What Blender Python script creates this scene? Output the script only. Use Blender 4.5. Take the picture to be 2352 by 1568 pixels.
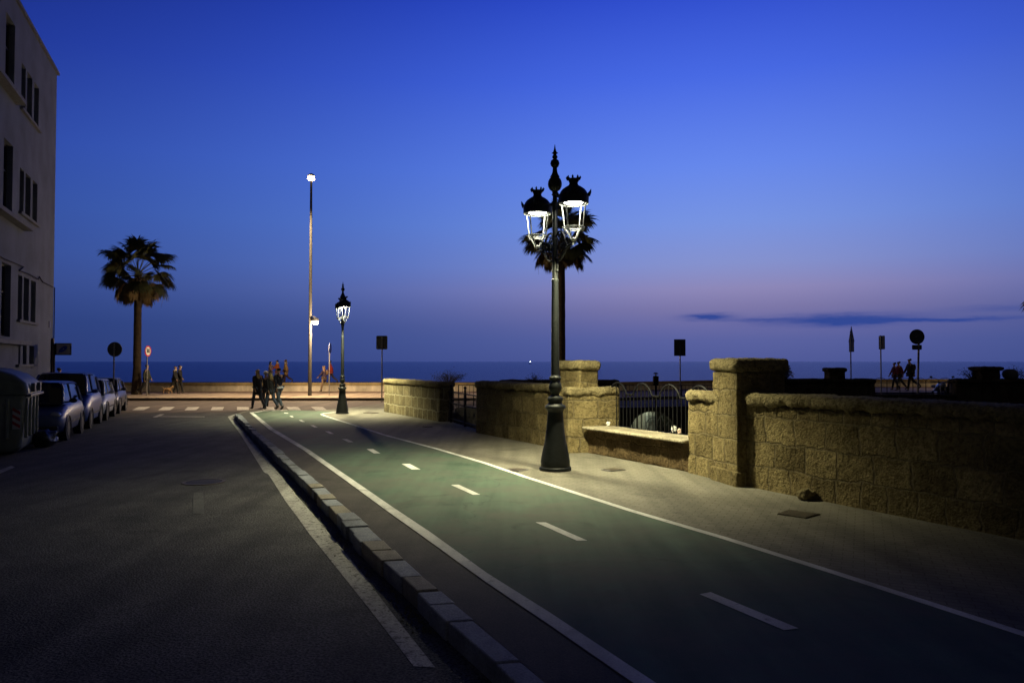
import bpy, bmesh, math, random
from mathutils import Vector, Matrix, noise as mnoise
from bpy import context
R = math.radians
rnd = random.Random(7)
for o in list(bpy.data.objects): bpy.data.objects.remove(o)
SC = context.scene
COL = SC.collection
# ------------------------------------------------------------------ camera
CAMZ, F, CX, CY, HZ = 1.95, 1764.0, 1176.0, 784.0, 830.0
PITCH = math.atan((HZ - CY) / F)
cam = bpy.data.cameras.new('camera'); cam.lens = 36.0 * F / 2352.0; cam.sensor_width = 36.0
cam.clip_start = 0.1; cam.clip_end = 60000
camo = bpy.data.objects.new('camera', cam); COL.objects.link(camo)
camo.location = (0, 0, CAMZ); camo.rotation_euler = (R(90) + PITCH, 0, 0)
SC.camera = camo

# ------------------------------------------------------------------ view / world
SC.view_settings.view_transform = 'Standard'
SC.view_settings.look = 'None'
SC.view_settings.exposure = 0.0
SC.view_settings.gamma = 1.0
try:
    SC.cycles.use_denoising = True
    SC.cycles.max_bounces = 6
    SC.cycles.diffuse_bounces = 3
    SC.cycles.sample_clamp_indirect = 4.0
except Exception:
    pass

def lin(c):
    return tuple(((v / 255.0) / 12.92 if v / 255.0 <= 0.04045 else ((v / 255.0 + 0.055) / 1.055) ** 2.4) for v in c) + (1.0,)

world = bpy.data.worlds.new("World"); SC.world = world; world.use_nodes = True
wn, wl = world.node_tree.nodes, world.node_tree.links
for n in list(wn): wn.remove(n)
def wmath(op, a, b=None, c=None, clamp=False):
    n = wn.new('ShaderNodeMath'); n.operation = op; n.use_clamp = clamp
    for i, v in enumerate((a, b, c)):
        if v is None: continue
        if isinstance(v, (int, float)): n.inputs[i].default_value = v
        else: wl.new(v, n.inputs[i])
    return n.outputs[0]
wout = wn.new('ShaderNodeOutputWorld'); wbg = wn.new('ShaderNodeBackground')
wl.new(wbg.outputs[0], wout.inputs[0])
tc = wn.new('ShaderNodeTexCoord'); sep = wn.new('ShaderNodeSeparateXYZ'); wl.new(tc.outputs['Generated'], sep.inputs[0])
DX, DY, DZ = sep.outputs
elev = wmath('ARCSINE', DZ)                       # radians
azim = wmath('ARCTAN2', DX, DY)                   # 0 = north (out to sea), + = west where the afterglow is
GLOW_AZ = R(13)
dcos = wmath('COSINE', wmath('SUBTRACT', azim, GLOW_AZ))
glow = wmath('POWER', math.e, wmath('MULTIPLY', wmath('SUBTRACT', 1.0, dcos), -4.0))
def ramp(stops, fac):
    n = wn.new('ShaderNodeValToRGB'); cr = n.color_ramp; cr.interpolation = 'LINEAR'
    while len(cr.elements) > 1: cr.elements.remove(cr.elements[-1])
    for i, (p, c) in enumerate(stops):
        e = cr.elements[0] if i == 0 else cr.elements.new(p)
        e.position = p; e.color = lin(c)
    wl.new(fac, n.inputs[0]); return n.outputs[0]
ef = wmath('DIVIDE', elev, R(90), clamp=True)
def st(l): return [(d / 90.0, c) for d, c in l]
pink = ramp(st([(0, (80, 90, 152)), (1.5, (90, 98, 160)), (2.6, (106, 107, 164)), (3.8, (124, 119, 168)), (5.2, (142, 136, 184)), (7, (134, 146, 206)), (10, (120, 148, 226)), (14, (102, 136, 236)), (20, (72, 106, 228)), (26, (44, 73, 202)), (40, (9, 18, 70)), (90, (4, 7, 24))]), ef)
blue = ramp(st([(0, (64, 82, 148)), (1.5, (67, 88, 154)), (2.6, (68, 91, 158)), (3.8, (78, 102, 172)), (5.2, (88, 114, 188)), (7, (91, 123, 206)), (10, (88, 128, 222)), (14, (80, 120, 228)), (20, (60, 96, 220)), (26, (38, 69, 196)), (40, (9, 18, 70)), (90, (4, 7, 24))]), ef)
pglow = wmath('POWER', math.e, wmath('MULTIPLY', wmath('SUBTRACT', 1.0, wmath('COSINE', wmath('SUBTRACT', azim, R(18)))), -12.0))
bmx = wn.new('ShaderNodeMixRGB'); wl.new(pglow, bmx.inputs[0]); wl.new(blue, bmx.inputs[1]); wl.new(pink, bmx.inputs[2]); bright = bmx.outputs[0]
dark = ramp(st([(0, (28, 46, 100)), (3, (28, 49, 110)), (7, (24, 50, 122)), (14, (20, 43, 130)), (20, (10, 24, 108)), (26, (7, 15, 80)), (40, (4, 8, 36)), (90, (3, 5, 20))]), ef)
mix = wn.new('ShaderNodeMixRGB'); wl.new(glow, mix.inputs[0]); wl.new(dark, mix.inputs[1]); wl.new(bright, mix.inputs[2])
# low dark cloud bars near the western horizon
nz = wn.new('ShaderNodeTexNoise'); nz.inputs['Scale'].default_value = 1.0; nz.inputs['Detail'].default_value = 9; nz.inputs['Roughness'].default_value = .68
cmb = wn.new('ShaderNodeCombineXYZ')
wl.new(wmath('MULTIPLY', azim, 18.0), cmb.inputs[0]); wl.new(wmath('MULTIPLY', elev, 150.0), cmb.inputs[1])
wl.new(cmb.outputs[0], nz.inputs['Vector'])
nzv = wmath('SUBTRACT', nz.outputs[0], 0.5)
def blob(az, el, wa, we, amp):
    a = wmath('DIVIDE', wmath('SUBTRACT', azim, R(az)), R(wa))
    e_ = wmath('ADD', wmath('SUBTRACT', elev, R(el)), wmath('MULTIPLY', nzv, R(0.75)))
    e = wmath('DIVIDE', e_, R(we))
    q = wmath('ADD', wmath('MULTIPLY', a, a), wmath('MULTIPLY', e, e))
    return wmath('MULTIPLY', wmath('POWER', math.e, wmath('MULTIPLY', q, -1.0)), amp)
cl = blob(14.3, 3.22, 1.6, .22, 1.2)
for b in ((23.3, 2.85, 4.6, .40, 1.15), (29.5, 2.72, 5.0, .13, .9), (17.6, 2.95, 2.0, .12, .5), (33, 3.35, 3.0, .2, .4)):
    cl = wmath('ADD', cl, blob(*b))
clf = wmath('MULTIPLY', cl, 1.0, clamp=True)
mix2 = wn.new('ShaderNodeMixRGB'); wl.new(clf, mix2.inputs[0]); wl.new(mix.outputs[0], mix2.inputs[1]); mix2.inputs[2].default_value = lin((50, 72, 148))
# the eastern half of the sky, behind the viewer, is already night
east = wn.new('ShaderNodeMapRange'); east.inputs[1].default_value = .1; east.inputs[2].default_value = .78; east.inputs[3].default_value = .10; east.inputs[4].default_value = 1.0
wl.new(wmath('COSINE', azim), east.inputs[0])
nite = wn.new('ShaderNodeVectorMath'); nite.operation = 'SCALE'; wl.new(mix2.outputs[0], nite.inputs[0]); wl.new(east.outputs[0], nite.inputs['Scale'])
inv = wmath('SUBTRACT', 1.0, east.outputs[0])
east_fill = wn.new('ShaderNodeVectorMath'); east_fill.operation = 'SCALE'; east_fill.inputs[0].default_value = (.022, .020, .017); wl.new(inv, east_fill.inputs['Scale'])  # added ambient fill behind the viewer, lifts surfaces facing the camera
tot = wn.new('ShaderNodeVectorMath'); tot.operation = 'ADD'; wl.new(nite.outputs[0], tot.inputs[0]); wl.new(east_fill.outputs[0], tot.inputs[1])
wl.new(tot.outputs[0], wbg.inputs[0]); wbg.inputs[1].default_value = 1.0

# ------------------------------------------------------------------ helpers
def gp(px, py, z=0.0):
    """point on the horizontal plane z seen at photo position"""
    x = (px - CX) / F; u = (CY - py) / F
    c, s = math.cos(PITCH), math.sin(PITCH)
    dy = c - u * s; dz = s + u * c
    t = (z - CAMZ) / dz
    return Vector((x * t, dy * t, z))
def at(px, py, Y):
    x = (px - CX) / F; u = (CY - py) / F
    c, s = math.cos(PITCH), math.sin(PITCH)
    dy = c - u * s; dz = s + u * c
    t = Y / dy
    return Vector((x * t, Y, CAMZ + dz * t))

MATS = {}
def newmat(name):
    m = bpy.data.materials.new(name); m.use_nodes = True
    nt = m.node_tree; b = nt.nodes['Principled BSDF']
    return m, nt, b
def mat(name, col, rough=0.6, metal=0.0, var=0.0, vscale=8.0, bump=0.0, bscale=40.0, spec=0.5, emis=None, estr=0.0, coat=0.0, trans=0.0):
    if name in MATS: return MATS[name]
    m, nt, b = newmat(name)
    N, L = nt.nodes, nt.links
    c4 = tuple(col) + (1,)
    b.inputs['Base Color'].default_value = c4
    b.inputs['Roughness'].default_value = rough; b.inputs['Metallic'].default_value = metal
    b.inputs['Specular IOR Level'].default_value = spec
    b.inputs['Coat Weight'].default_value = coat
    b.inputs['Transmission Weight'].default_value = trans
    tcn = N.new('ShaderNodeTexCoord')
    nn = N.new('ShaderNodeTexNoise'); nn.inputs['Scale'].default_value = vscale; nn.inputs['Detail'].default_value = 6
    L.new(tcn.outputs['Object'], nn.inputs['Vector'])
    if var > 0:
        r = N.new('ShaderNodeMapRange'); r.inputs[1].default_value = .3; r.inputs[2].default_value = .7
        r.inputs[3].default_value = 1 - var; r.inputs[4].default_value = 1 + var
        L.new(nn.outputs[0], r.inputs[0])
        mx = N.new('ShaderNodeVectorMath'); mx.operation = 'SCALE'; mx.inputs[0].default_value = col
        L.new(r.outputs[0], mx.inputs['Scale']); L.new(mx.outputs[0], b.inputs['Base Color'])
    if bump > 0:
        n2 = N.new('ShaderNodeTexNoise'); n2.inputs['Scale'].default_value = bscale; n2.inputs['Detail'].default_value = 5
        L.new(tcn.outputs['Object'], n2.inputs['Vector'])
        bp = N.new('ShaderNodeBump'); bp.inputs['Strength'].default_value = bump; bp.inputs['Distance'].default_value = .02
        L.new(n2.outputs[0], bp.inputs['Height']); L.new(bp.outputs[0], b.inputs['Normal'])
    if emis:
        b.inputs['Emission Color'].default_value = tuple(emis) + (1,); b.inputs['Emission Strength'].default_value = estr
    MATS[name] = m
    return m

def link_obj(name, me, parent=None, m=None, smooth=False):
    o = bpy.data.objects.new(name, me); COL.objects.link(o)
    if parent: o.parent = parent
    if m: me.materials.append(m)
    if smooth:
        for p in me.polygons: p.use_smooth = True
    return o
def tag(o, label=None, cat=None, group=None, kind=None):
    if label: o['label'] = label
    if cat: o['category'] = cat
    if group: o['group'] = group
    if kind: o['kind'] = kind
    return o
def empty(name, loc, label, cat, rz=0, group=None, scale=1.0):
    o = bpy.data.objects.new(name, None); COL.objects.link(o)
    o.location = loc; o.rotation_euler = (0, 0, rz); o.scale = (scale,) * 3
    o.empty_display_size = .2
    return tag(o, label, cat, group)

class MB:
    def __init__(s): s.v = []; s.f = []; s.uv = None
    def add(s, vs, fs):
        o = len(s.v); s.v += [tuple(v) for v in vs]; s.f += [tuple(i + o for i in f) for f in fs]
    def box(s, c, d, rz=0, M=None):
        x, y, z = d[0] / 2, d[1] / 2, d[2] / 2
        vs = [Vector((sx * x, sy * y, sz * z)) for sz in (-1, 1) for sy in (-1, 1) for sx in (-1, 1)]
        rot = Matrix.Rotation(rz, 3, 'Z') if M is None else M
        vs = [rot @ v + Vector(c) for v in vs]
        s.add(vs, [(0, 2, 3, 1), (4, 5, 7, 6), (0, 1, 5, 4), (2, 6, 7, 3), (0, 4, 6, 2), (1, 3, 7, 5)]); return s
    def tube(s, pts, r, n=8, cap=True):
        pts = [Vector(p) for p in pts]; rs = r if isinstance(r, (list, tuple)) else [r] * len(pts)
        rings = []; up = None
        for i, p in enumerate(pts):
            t = (pts[min(i + 1, len(pts) - 1)] - pts[max(i - 1, 0)])
            if t.length < 1e-9: t = Vector((0, 0, 1))
            t.normalize()
            if up is None:
                up = Vector((0, 0, 1)) if abs(t.z) < .9 else Vector((1, 0, 0))
            a = t.cross(up)
            if a.length < 1e-6: a = t.orthogonal()
            a.normalize(); b = a.cross(t).normalized(); up = b
            rings.append([p + (a * math.cos(2 * math.pi * k / n) + b * math.sin(2 * math.pi * k / n)) * rs[i] for k in range(n)])
        vs = [v for rg in rings for v in rg]; fs = []
        for i in range(len(pts) - 1):
            for k in range(n):
                fs.append((i * n + k, i * n + (k + 1) % n, (i + 1) * n + (k + 1) % n, (i + 1) * n + k))
        if cap:
            fs.append(tuple(range(n))[::-1]); fs.append(tuple((len(pts) - 1) * n + k for k in range(n)))
        s.add(vs, fs); return s
    def lathe(s, prof, n=24, c=(0, 0, 0), cap=True):
        vs = []
        for r, z in prof:
            for k in range(n):
                a = 2 * math.pi * k / n
                vs.append((c[0] + r * math.cos(a), c[1] + r * math.sin(a), c[2] + z))
        fs = []
        for i in range(len(prof) - 1):
            for k in range(n):
                fs.append((i * n + k, i * n + (k + 1) % n, (i + 1) * n + (k + 1) % n, (i + 1) * n + k))
        if cap:
            fs.append(tuple(range(n))[::-1]); fs.append(tuple((len(prof) - 1) * n + k for k in range(n)))
        s.add(vs, fs); return s
    def sphere(s, c, r, n=12, m=8, sc=(1, 1, 1)):
        prof = [(max(1e-4, math.sin(math.pi * i / m)) , -math.cos(math.pi * i / m)) for i in range(m + 1)]
        vs = []
        for q, z in prof:
            for k in range(n):
                a = 2 * math.pi * k / n
                vs.append((c[0] + r * sc[0] * q * math.cos(a), c[1] + r * sc[1] * q * math.sin(a), c[2] + r * sc[2] * z))
        fs = [(i * n + k, i * n + (k + 1) % n, (i + 1) * n + (k + 1) % n, (i + 1) * n + k) for i in range(m) for k in range(n)]
        s.add(vs, fs); return s
    def prism(s, poly, y0, y1):
        """poly in (x,z), extruded along y"""
        n = len(poly)
        vs = [(x, y0, z) for x, z in poly] + [(x, y1, z) for x, z in poly]
        fs = [tuple(range(n)), tuple(range(2 * n - 1, n - 1, -1))] + [(i, i + n, (i + 1) % n + n, (i + 1) % n) for i in range(n)]
        s.add(vs, fs); return s
    def build(s, name, m, parent=None, smooth=False, bevel=0, loc=None):
        me = bpy.data.meshes.new(name); me.from_pydata(s.v, [], s.f); me.update()
        bm = bmesh.new(); bm.from_mesh(me); bmesh.ops.recalc_face_normals(bm, faces=bm.faces)
        if bevel:
            es = [e for e in bm.edges if len(e.link_faces) == 2 and e.calc_face_angle(0) > R(35)]
            bmesh.ops.bevel(bm, geom=es, offset=bevel, segments=2, affect='EDGES', profile=.5, clamp_overlap=True)
        bm.to_mesh(me); bm.free()
        o = link_obj(name, me, parent, m, smooth)
        if smooth:
            try:
                me.set_sharp_from_angle(angle=R(40))
            except Exception: pass
        if loc: o.location = loc
        return o

def disc(rad, n=32): return [(rad * math.cos(2 * math.pi * k / n), rad * math.sin(2 * math.pi * k / n)) for k in range(n)]
def rrect(w, h, r, n=5):
    pts = []
    for cx, cz, a0 in ((w / 2 - r, h / 2 - r, 0), (-w / 2 + r, h / 2 - r, 90), (-w / 2 + r, -h / 2 + r, 180), (w / 2 - r, -h / 2 + r, 270)):
        for k in range(n + 1):
            a = R(a0 + 90 * k / n); pts.append((cx + r * math.cos(a), cz + r * math.sin(a)))
    return pts

def sheet(name, pts, z, m, parent=None, kind='structure', zs=None):
    """flat polygon (triangulated) with world xy as uv"""
    bm = bmesh.new()
    vs = [bm.verts.new((p[0], p[1], z if zs is None else zs[i])) for i, p in enumerate(pts)]
    f = bm.faces.new(vs); f.normal_update()
    if f.normal.z < 0: f.normal_flip()
    bmesh.ops.triangulate(bm, faces=[f])
    me = bpy.data.meshes.new(name); bm.to_mesh(me); bm.free()
    o = link_obj(name, me, parent, m)
    if kind and not parent: o['kind'] = kind
    return o
def strip(name, A, B, z, m, parent=None, kind='structure'):
    me = bpy.data.meshes.new(name)
    vs = [(a[0], a[1], z) for a in A] + [(b[0], b[1], z) for b in B]; n = len(A)
    fs = [(i, i + 1, n + i + 1, n + i) for i in range(n - 1)]
    me.from_pydata(vs, [], fs); me.update()
    if me.polygons[0].normal.z < 0: me.flip_normals()
    o = link_obj(name, me, parent, m)
    if kind and not parent: o['kind'] = kind
    return o

# ------------------------------------------------------------------ materials
def ground_mat(name, c1, c2, scale=3.0, rough=.85, grain=90.0, bump=.5, brick=None, rot=0.0, wear=None, bd=.01, speck=.35):
    m, nt, b = newmat(name); N, L = nt.nodes, nt.links
    g = N.new('ShaderNodeNewGeometry')
    n1 = N.new('ShaderNodeTexNoise'); n1.inputs['Scale'].default_value = scale; n1.inputs['Detail'].default_value = 8; n1.inputs['Roughness'].default_value = .65
    n2 = N.new('ShaderNodeTexNoise'); n2.inputs['Scale'].default_value = grain; n2.inputs['Detail'].default_value = 3
    L.new(g.outputs['Position'], n1.inputs['Vector']); L.new(g.outputs['Position'], n2.inputs['Vector'])
    r1 = N.new('ShaderNodeValToRGB'); r1.color_ramp.elements[0].position = .36; r1.color_ramp.elements[1].position = .66
    r1.color_ramp.elements[0].color = tuple(c1) + (1,); r1.color_ramp.elements[1].color = tuple(c2) + (1,)
    L.new(n1.outputs[0], r1.inputs[0])
    mr = N.new('ShaderNodeMapRange'); mr.inputs[1].default_value = .3; mr.inputs[2].default_value = .7; mr.inputs[3].default_value = 1 - speck; mr.inputs[4].default_value = 1 + speck
    L.new(n2.outputs[0], mr.inputs[0])
    sc = N.new('ShaderNodeVectorMath'); sc.operation = 'SCALE'; L.new(r1.outputs[0], sc.inputs[0]); L.new(mr.outputs[0], sc.inputs['Scale'])
    colour = sc.outputs[0]
    if name in ('asphalt', 'green_lane_paint', 'strip_asphalt'):
        nw = N.new('ShaderNodeTexNoise'); nw.inputs['Scale'].default_value = 1.6; nw.inputs['Detail'].default_value = 6; L.new(g.outputs['Position'], nw.inputs['Vector'])
        vs_ = N.new('ShaderNodeVectorMath'); vs_.operation = 'SCALE'; vs_.inputs['Scale'].default_value = 1.5; L.new(nw.outputs['Color'], vs_.inputs[0])
        va = N.new('ShaderNodeVectorMath'); L.new(g.outputs['Position'], va.inputs[0]); L.new(vs_.outputs[0], va.inputs[1])
        vc = N.new('ShaderNodeTexVoronoi'); vc.feature = 'DISTANCE_TO_EDGE'; vc.inputs['Scale'].default_value = .22; L.new(va.outputs[0], vc.inputs['Vector'])
        rc = N.new('ShaderNodeMapRange'); rc.inputs[1].default_value = .0; rc.inputs[2].default_value = .007; rc.inputs[3].default_value = .72; rc.inputs[4].default_value = 1.0; L.new(vc.outputs['Distance'], rc.inputs[0])
        sk = N.new('ShaderNodeVectorMath'); sk.operation = 'SCALE'; L.new(colour, sk.inputs[0]); L.new(rc.outputs[0], sk.inputs['Scale']); colour = sk.outputs[0]
    bp = N.new('ShaderNodeBump'); bp.inputs['Strength'].default_value = bump; bp.inputs['Distance'].default_value = bd
    L.new(n2.outputs[0], bp.inputs['Height'])
    last = bp
    if brick:
        mp = N.new('ShaderNodeMapping'); mp.inputs['Rotation'].default_value = (0, 0, rot)
        L.new(g.outputs['Position'], mp.inputs['Vector'])
        bt = N.new('ShaderNodeTexBrick'); bt.inputs['Scale'].default_value = 1.0
        bt.inputs['Brick Width'].default_value = brick[0]; bt.inputs['Row Height'].default_value = brick[1]
        bt.inputs['Mortar Size'].default_value = brick[2]; bt.inputs['Mortar Smooth'].default_value = .3
        bt.inputs['Color1'].default_value = (1, 1, 1, 1); bt.inputs['Color2'].default_value = (.86, .86, .86, 1); bt.inputs['Mortar'].default_value = (.62, .6, .56, 1)
        L.new(mp.outputs[0], bt.inputs['Vector'])
        mm = N.new('ShaderNodeVectorMath'); mm.operation = 'MULTIPLY'; L.new(colour, mm.inputs[0]); L.new(bt.outputs['Color'], mm.inputs[1]); colour = mm.outputs[0]
        b2 = N.new('ShaderNodeBump'); b2.invert = True; b2.inputs['Strength'].default_value = .6; b2.inputs['Distance'].default_value = .006
        L.new(bt.outputs['Fac'], b2.inputs['Height']); L.new(bp.outputs[0], b2.inputs['Normal']); last = b2
    ms = N.new('ShaderNodeMapping'); ms.inputs['Rotation'].default_value = (0, 0, R(-23.5)); ms.inputs['Scale'].default_value = (2.6, .16, 1)
    L.new(g.outputs['Position'], ms.inputs['Vector'])
    n4 = N.new('ShaderNodeTexNoise'); n4.inputs['Scale'].default_value = 1.0; n4.inputs['Detail'].default_value = 5; L.new(ms.outputs[0], n4.inputs['Vector'])
    r4 = N.new('ShaderNodeMapRange'); r4.inputs[1].default_value = .35; r4.inputs[2].default_value = .68; r4.inputs[3].default_value = 1.2; r4.inputs[4].default_value = .70; L.new(n4.outputs[0], r4.inputs[0])
    n5 = N.new('ShaderNodeTexNoise'); n5.inputs['Scale'].default_value = .9; n5.inputs['Detail'].default_value = 7; n5.inputs['Distortion'].default_value = 1.2; L.new(g.outputs['Position'], n5.inputs['Vector'])
    r5 = N.new('ShaderNodeMapRange'); r5.inputs[1].default_value = .60; r5.inputs[2].default_value = .68; r5.inputs[3].default_value = 1.0; r5.inputs[4].default_value = .72; L.new(n5.outputs[0], r5.inputs[0])
    m45 = N.new('ShaderNodeMath'); m45.operation = 'MULTIPLY'; L.new(r4.outputs[0], m45.inputs[0]); L.new(r5.outputs[0], m45.inputs[1])
    s45 = N.new('ShaderNodeVectorMath'); s45.operation = 'SCALE'; L.new(colour, s45.inputs[0]); L.new(m45.outputs[0], s45.inputs['Scale']); colour = s45.outputs[0]
    if wear:   # second colour showing through where the paint is worn
        n3 = N.new('ShaderNodeTexNoise'); n3.inputs['Scale'].default_value = wear[1]; n3.inputs['Detail'].default_value = 10; n3.inputs['Roughness'].default_value = .75
        L.new(g.outputs['Position'], n3.inputs['Vector'])
        rr = N.new('ShaderNodeMapRange'); rr.inputs[1].default_value = wear[2]; rr.inputs[2].default_value = wear[3]
        L.new(n3.outputs[0], rr.inputs[0])
        mx = N.new('ShaderNodeMixRGB'); mx.inputs[2].default_value = tuple(wear[0]) + (1,)
        L.new(rr.outputs[0], mx.inputs[0]); L.new(colour, mx.inputs[1]); colour = mx.outputs[0]
    L.new(colour, b.inputs['Base Color']); L.new(last.outputs[0], b.inputs['Normal'])
    b.inputs['Roughness'].default_value = rough; b.inputs['Specular IOR Level'].default_value = .25
    MATS[name] = m
    return m
M_ASPH = ground_mat('asphalt', (.05, .049, .047), (.085, .083, .078), scale=1.3, grain=48, bump=1.0, speck=.9, bd=.016)
M_SEARD = ground_mat('sea_road_asphalt', (.075, .06, .05), (.10, .08, .066), scale=.8, grain=60, bump=.5, speck=.3)  # reddish brown of the sodium light is mixed into this colour
M_STRIPA = ground_mat('strip_asphalt', (.05, .045, .038), (.07, .062, .052), scale=2, grain=80, bump=.5)
M_GREEN = ground_mat('green_lane_paint', (.055, .088, .062), (.078, .114, .08), scale=1.2, grain=110, bump=.35, speck=.18, wear=((.085, .09, .07), .8, .42, .66))
M_PAVE = ground_mat('pavement_tiles', (.16, .148, .118), (.2, .185, .15), scale=1.1, grain=60, bump=.3, speck=.15, brick=(.20, .10, .007), rot=R(24.5), wear=((.12, .112, .092), .7, .5, .8))
M_PROM = ground_mat('promenade_tiles', (.26, .2, .15), (.32, .25, .18), scale=.7, grain=30, bump=.2, speck=.12, brick=(.4, .4, .02))
M_PROM2 = ground_mat('promenade_band_tiles', (.15, .1, .075), (.19, .13, .1), scale=.7, grain=30, bump=.2, speck=.12, brick=(.4, .4, .02))
M_WHITE = ground_mat('white_road_paint', (.52, .52, .5), (.62, .61, .58), scale=4, grain=60, bump=.3, speck=.12, wear=((.14, .135, .13), 9, .58, .7))
M_OLDW = ground_mat('worn_white_paint', (.36, .35, .33), (.46, .45, .42), scale=4, grain=60, bump=.5, speck=.3, wear=((.1, .095, .09), 14, .5, .62))
M_SOIL = ground_mat('soil', (.03, .027, .02), (.055, .048, .035), scale=1.5, grain=20, bump=1)
M_STONEP = ground_mat('light_plaster', (.42, .36, .28), (.5, .43, .33), scale=1.2, grain=25, bump=.3, speck=.08)
M_COPE2 = ground_mat('parapet_coping', (.2, .15, .075), (.27, .2, .1), scale=2, grain=25, bump=.4, speck=.2)

def stone_mat(name, base=(.30, .25, .15), mortar=(.40, .35, .23), bw=.55, bh=.385, pits=1.0, msize=.012, joints=True):
    m, nt, b = newmat(name); N, L = nt.nodes, nt.links
    g = N.new('ShaderNodeNewGeometry'); uv = N.new('ShaderNodeUVMap'); uv.uv_map = 'UVMap'
    nd = N.new('ShaderNodeTexNoise'); nd.inputs['Scale'].default_value = 3.5; nd.inputs['Detail'].default_value = 4
    L.new(g.outputs['Position'], nd.inputs['Vector'])
    off = N.new('ShaderNodeVectorMath'); off.operation = 'SCALE'; off.inputs['Scale'].default_value = .17
    sb = N.new('ShaderNodeVectorMath'); sb.operation = 'SUBTRACT'; sb.inputs[1].default_value = (.5, .5, .5)
    L.new(nd.outputs['Color'], sb.inputs[0]); L.new(sb.outputs[0], off.inputs[0])
    ad = N.new('ShaderNodeVectorMath'); L.new(uv.outputs[0], ad.inputs[0]); L.new(off.outputs[0], ad.inputs[1])
    bt = N.new('ShaderNodeTexBrick'); bt.offset = .37; bt.squash = .72; bt.squash_frequency = 3
    bt.inputs['Scale'].default_value = 1.0; bt.inputs['Brick Width'].default_value = bw; bt.inputs['Row Height'].default_value = bh
    bt.inputs['Mortar Size'].default_value = msize; bt.inputs['Mortar Smooth'].default_value = .6
    bt.inputs['Color1'].default_value = (.66, .63, .58, 1); bt.inputs['Color2'].default_value = (1.2, 1.16, 1.08, 1); bt.inputs['Mortar'].default_value = (1, 1, 1, 1)
    L.new(ad.outputs[0], bt.inputs['Vector'])
    n1 = N.new('ShaderNodeTexNoise'); n1.inputs['Scale'].default_value = 2.2; n1.inputs['Detail'].default_value = 9; n1.inputs['Roughness'].default_value = .7
    L.new(g.outputs['Position'], n1.inputs['Vector'])
    r1 = N.new('ShaderNodeValToRGB'); r1.color_ramp.elements[0].position = .33; r1.color_ramp.elements[1].position = .7
    r1.color_ramp.elements[0].color = (base[0] * .55, base[1] * .52, base[2] * .5, 1); r1.color_ramp.elements[1].color = (base[0] * 1.25, base[1] * 1.25, base[2] * 1.25, 1)
    L.new(n1.outputs[0], r1.inputs[0])
    colour = r1.outputs[0]
    vo = N.new('ShaderNodeTexVoronoi'); vo.inputs['Scale'].default_value = 34; L.new(g.outputs['Position'], vo.inputs['Vector'])
    vn = N.new('ShaderNodeTexNoise'); vn.inputs['Scale'].default_value = 19; vn.inputs['Detail'].default_value = 6; vn.inputs['Roughness'].default_value = .7
    L.new(g.outputs['Position'], vn.inputs['Vector'])
    pr = N.new('ShaderNodeMapRange'); pr.inputs[1].default_value = .38; pr.inputs[2].default_value = .54; pr.inputs[3].default_value = .5; pr.inputs[4].default_value = 1.0
    L.new(vn.outputs[0], pr.inputs[0])
    s1 = N.new('ShaderNodeVectorMath'); s1.operation = 'SCALE'; L.new(colour, s1.inputs[0]); L.new(pr.outputs[0], s1.inputs['Scale']); colour = s1.outputs[0]
    hb = N.new('ShaderNodeMath'); hb.operation = 'MULTIPLY_ADD'; hb.inputs[1].default_value = .35; L.new(vo.outputs['Distance'], hb.inputs[0]); L.new(vn.outputs[0], hb.inputs[2])
    bp = N.new('ShaderNodeBump'); bp.inputs['Strength'].default_value = 1.0; bp.inputs['Distance'].default_value = .045 * pits
    L.new(hb.outputs[0], bp.inputs['Height']); last = bp
    if joints:
        mm = N.new('ShaderNodeVectorMath'); mm.operation = 'MULTIPLY'; L.new(colour, mm.inputs[0]); L.new(bt.outputs['Color'], mm.inputs[1])
        mx = N.new('ShaderNodeMixRGB'); L.new(bt.outputs['Fac'], mx.inputs[0]); L.new(mm.outputs[0], mx.inputs[1]); mx.inputs[2].default_value = tuple(mortar) + (1,)
        colour = mx.outputs[0]
        b2 = N.new('ShaderNodeBump'); b2.invert = True; b2.inputs['Strength'].default_value = 1.0; b2.inputs['Distance'].default_value = .045
        L.new(bt.outputs['Fac'], b2.inputs['Height']); L.new(bp.outputs[0], b2.inputs['Normal']); last = b2
    L.new(colour, b.inputs['Base Color']); L.new(last.outputs[0], b.inputs['Normal'])
    b.inputs['Roughness'].default_value = .95; b.inputs['Specular IOR Level'].default_value = .1
    MATS[name] = m
    return m
M_STONE = stone_mat('oyster_stone', base=(.28, .232, .122), msize=.018, mortar=(.20, .16, .09), pits=.95)
M_STONEB = stone_mat('weathered_brown_shaded_stone', base=(.17, .125, .07), msize=.014, mortar=(.15, .11, .06), pits=.9)  # weathered brown stone, darkened further for the shade under the seat slab
M_STONEL = stone_mat('oyster_stone_pale_joints', base=(.24, .21, .125), mortar=(.36, .32, .21), bw=.6, msize=.03, pits=.5)
M_STONEC = stone_mat('coping_stone', base=(.30, .25, .135), joints=False, pits=1.3)
M_STONED = stone_mat('unlit_wall_stone', base=(.10, .085, .06), mortar=(.12, .1, .07), pits=.8)  # garden wall stone with its lack of light put into the colour
M_SLAB = stone_mat('bench_slab_stone', base=(.37, .33, .24), joints=False, pits=.15)
M_KERB = ground_mat('kerb_granite', (.22, .235, .27), (.32, .335, .36), scale=6, grain=60, bump=.6, speck=.25)
M_KERBB = ground_mat('kerb_sandstone', (.24, .22, .18), (.32, .29, .23), scale=6, grain=60, bump=.6, speck=.25)
M_IRON = mat('cast_iron', (.007, .0085, .009), spec=.3, rough=.5, var=.25, vscale=14, bump=.25, bscale=30)
M_IRON2 = mat('wrought_iron', (.006, .006, .007), spec=.2, rough=.55, var=.2, bump=.2, bscale=60)
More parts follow.
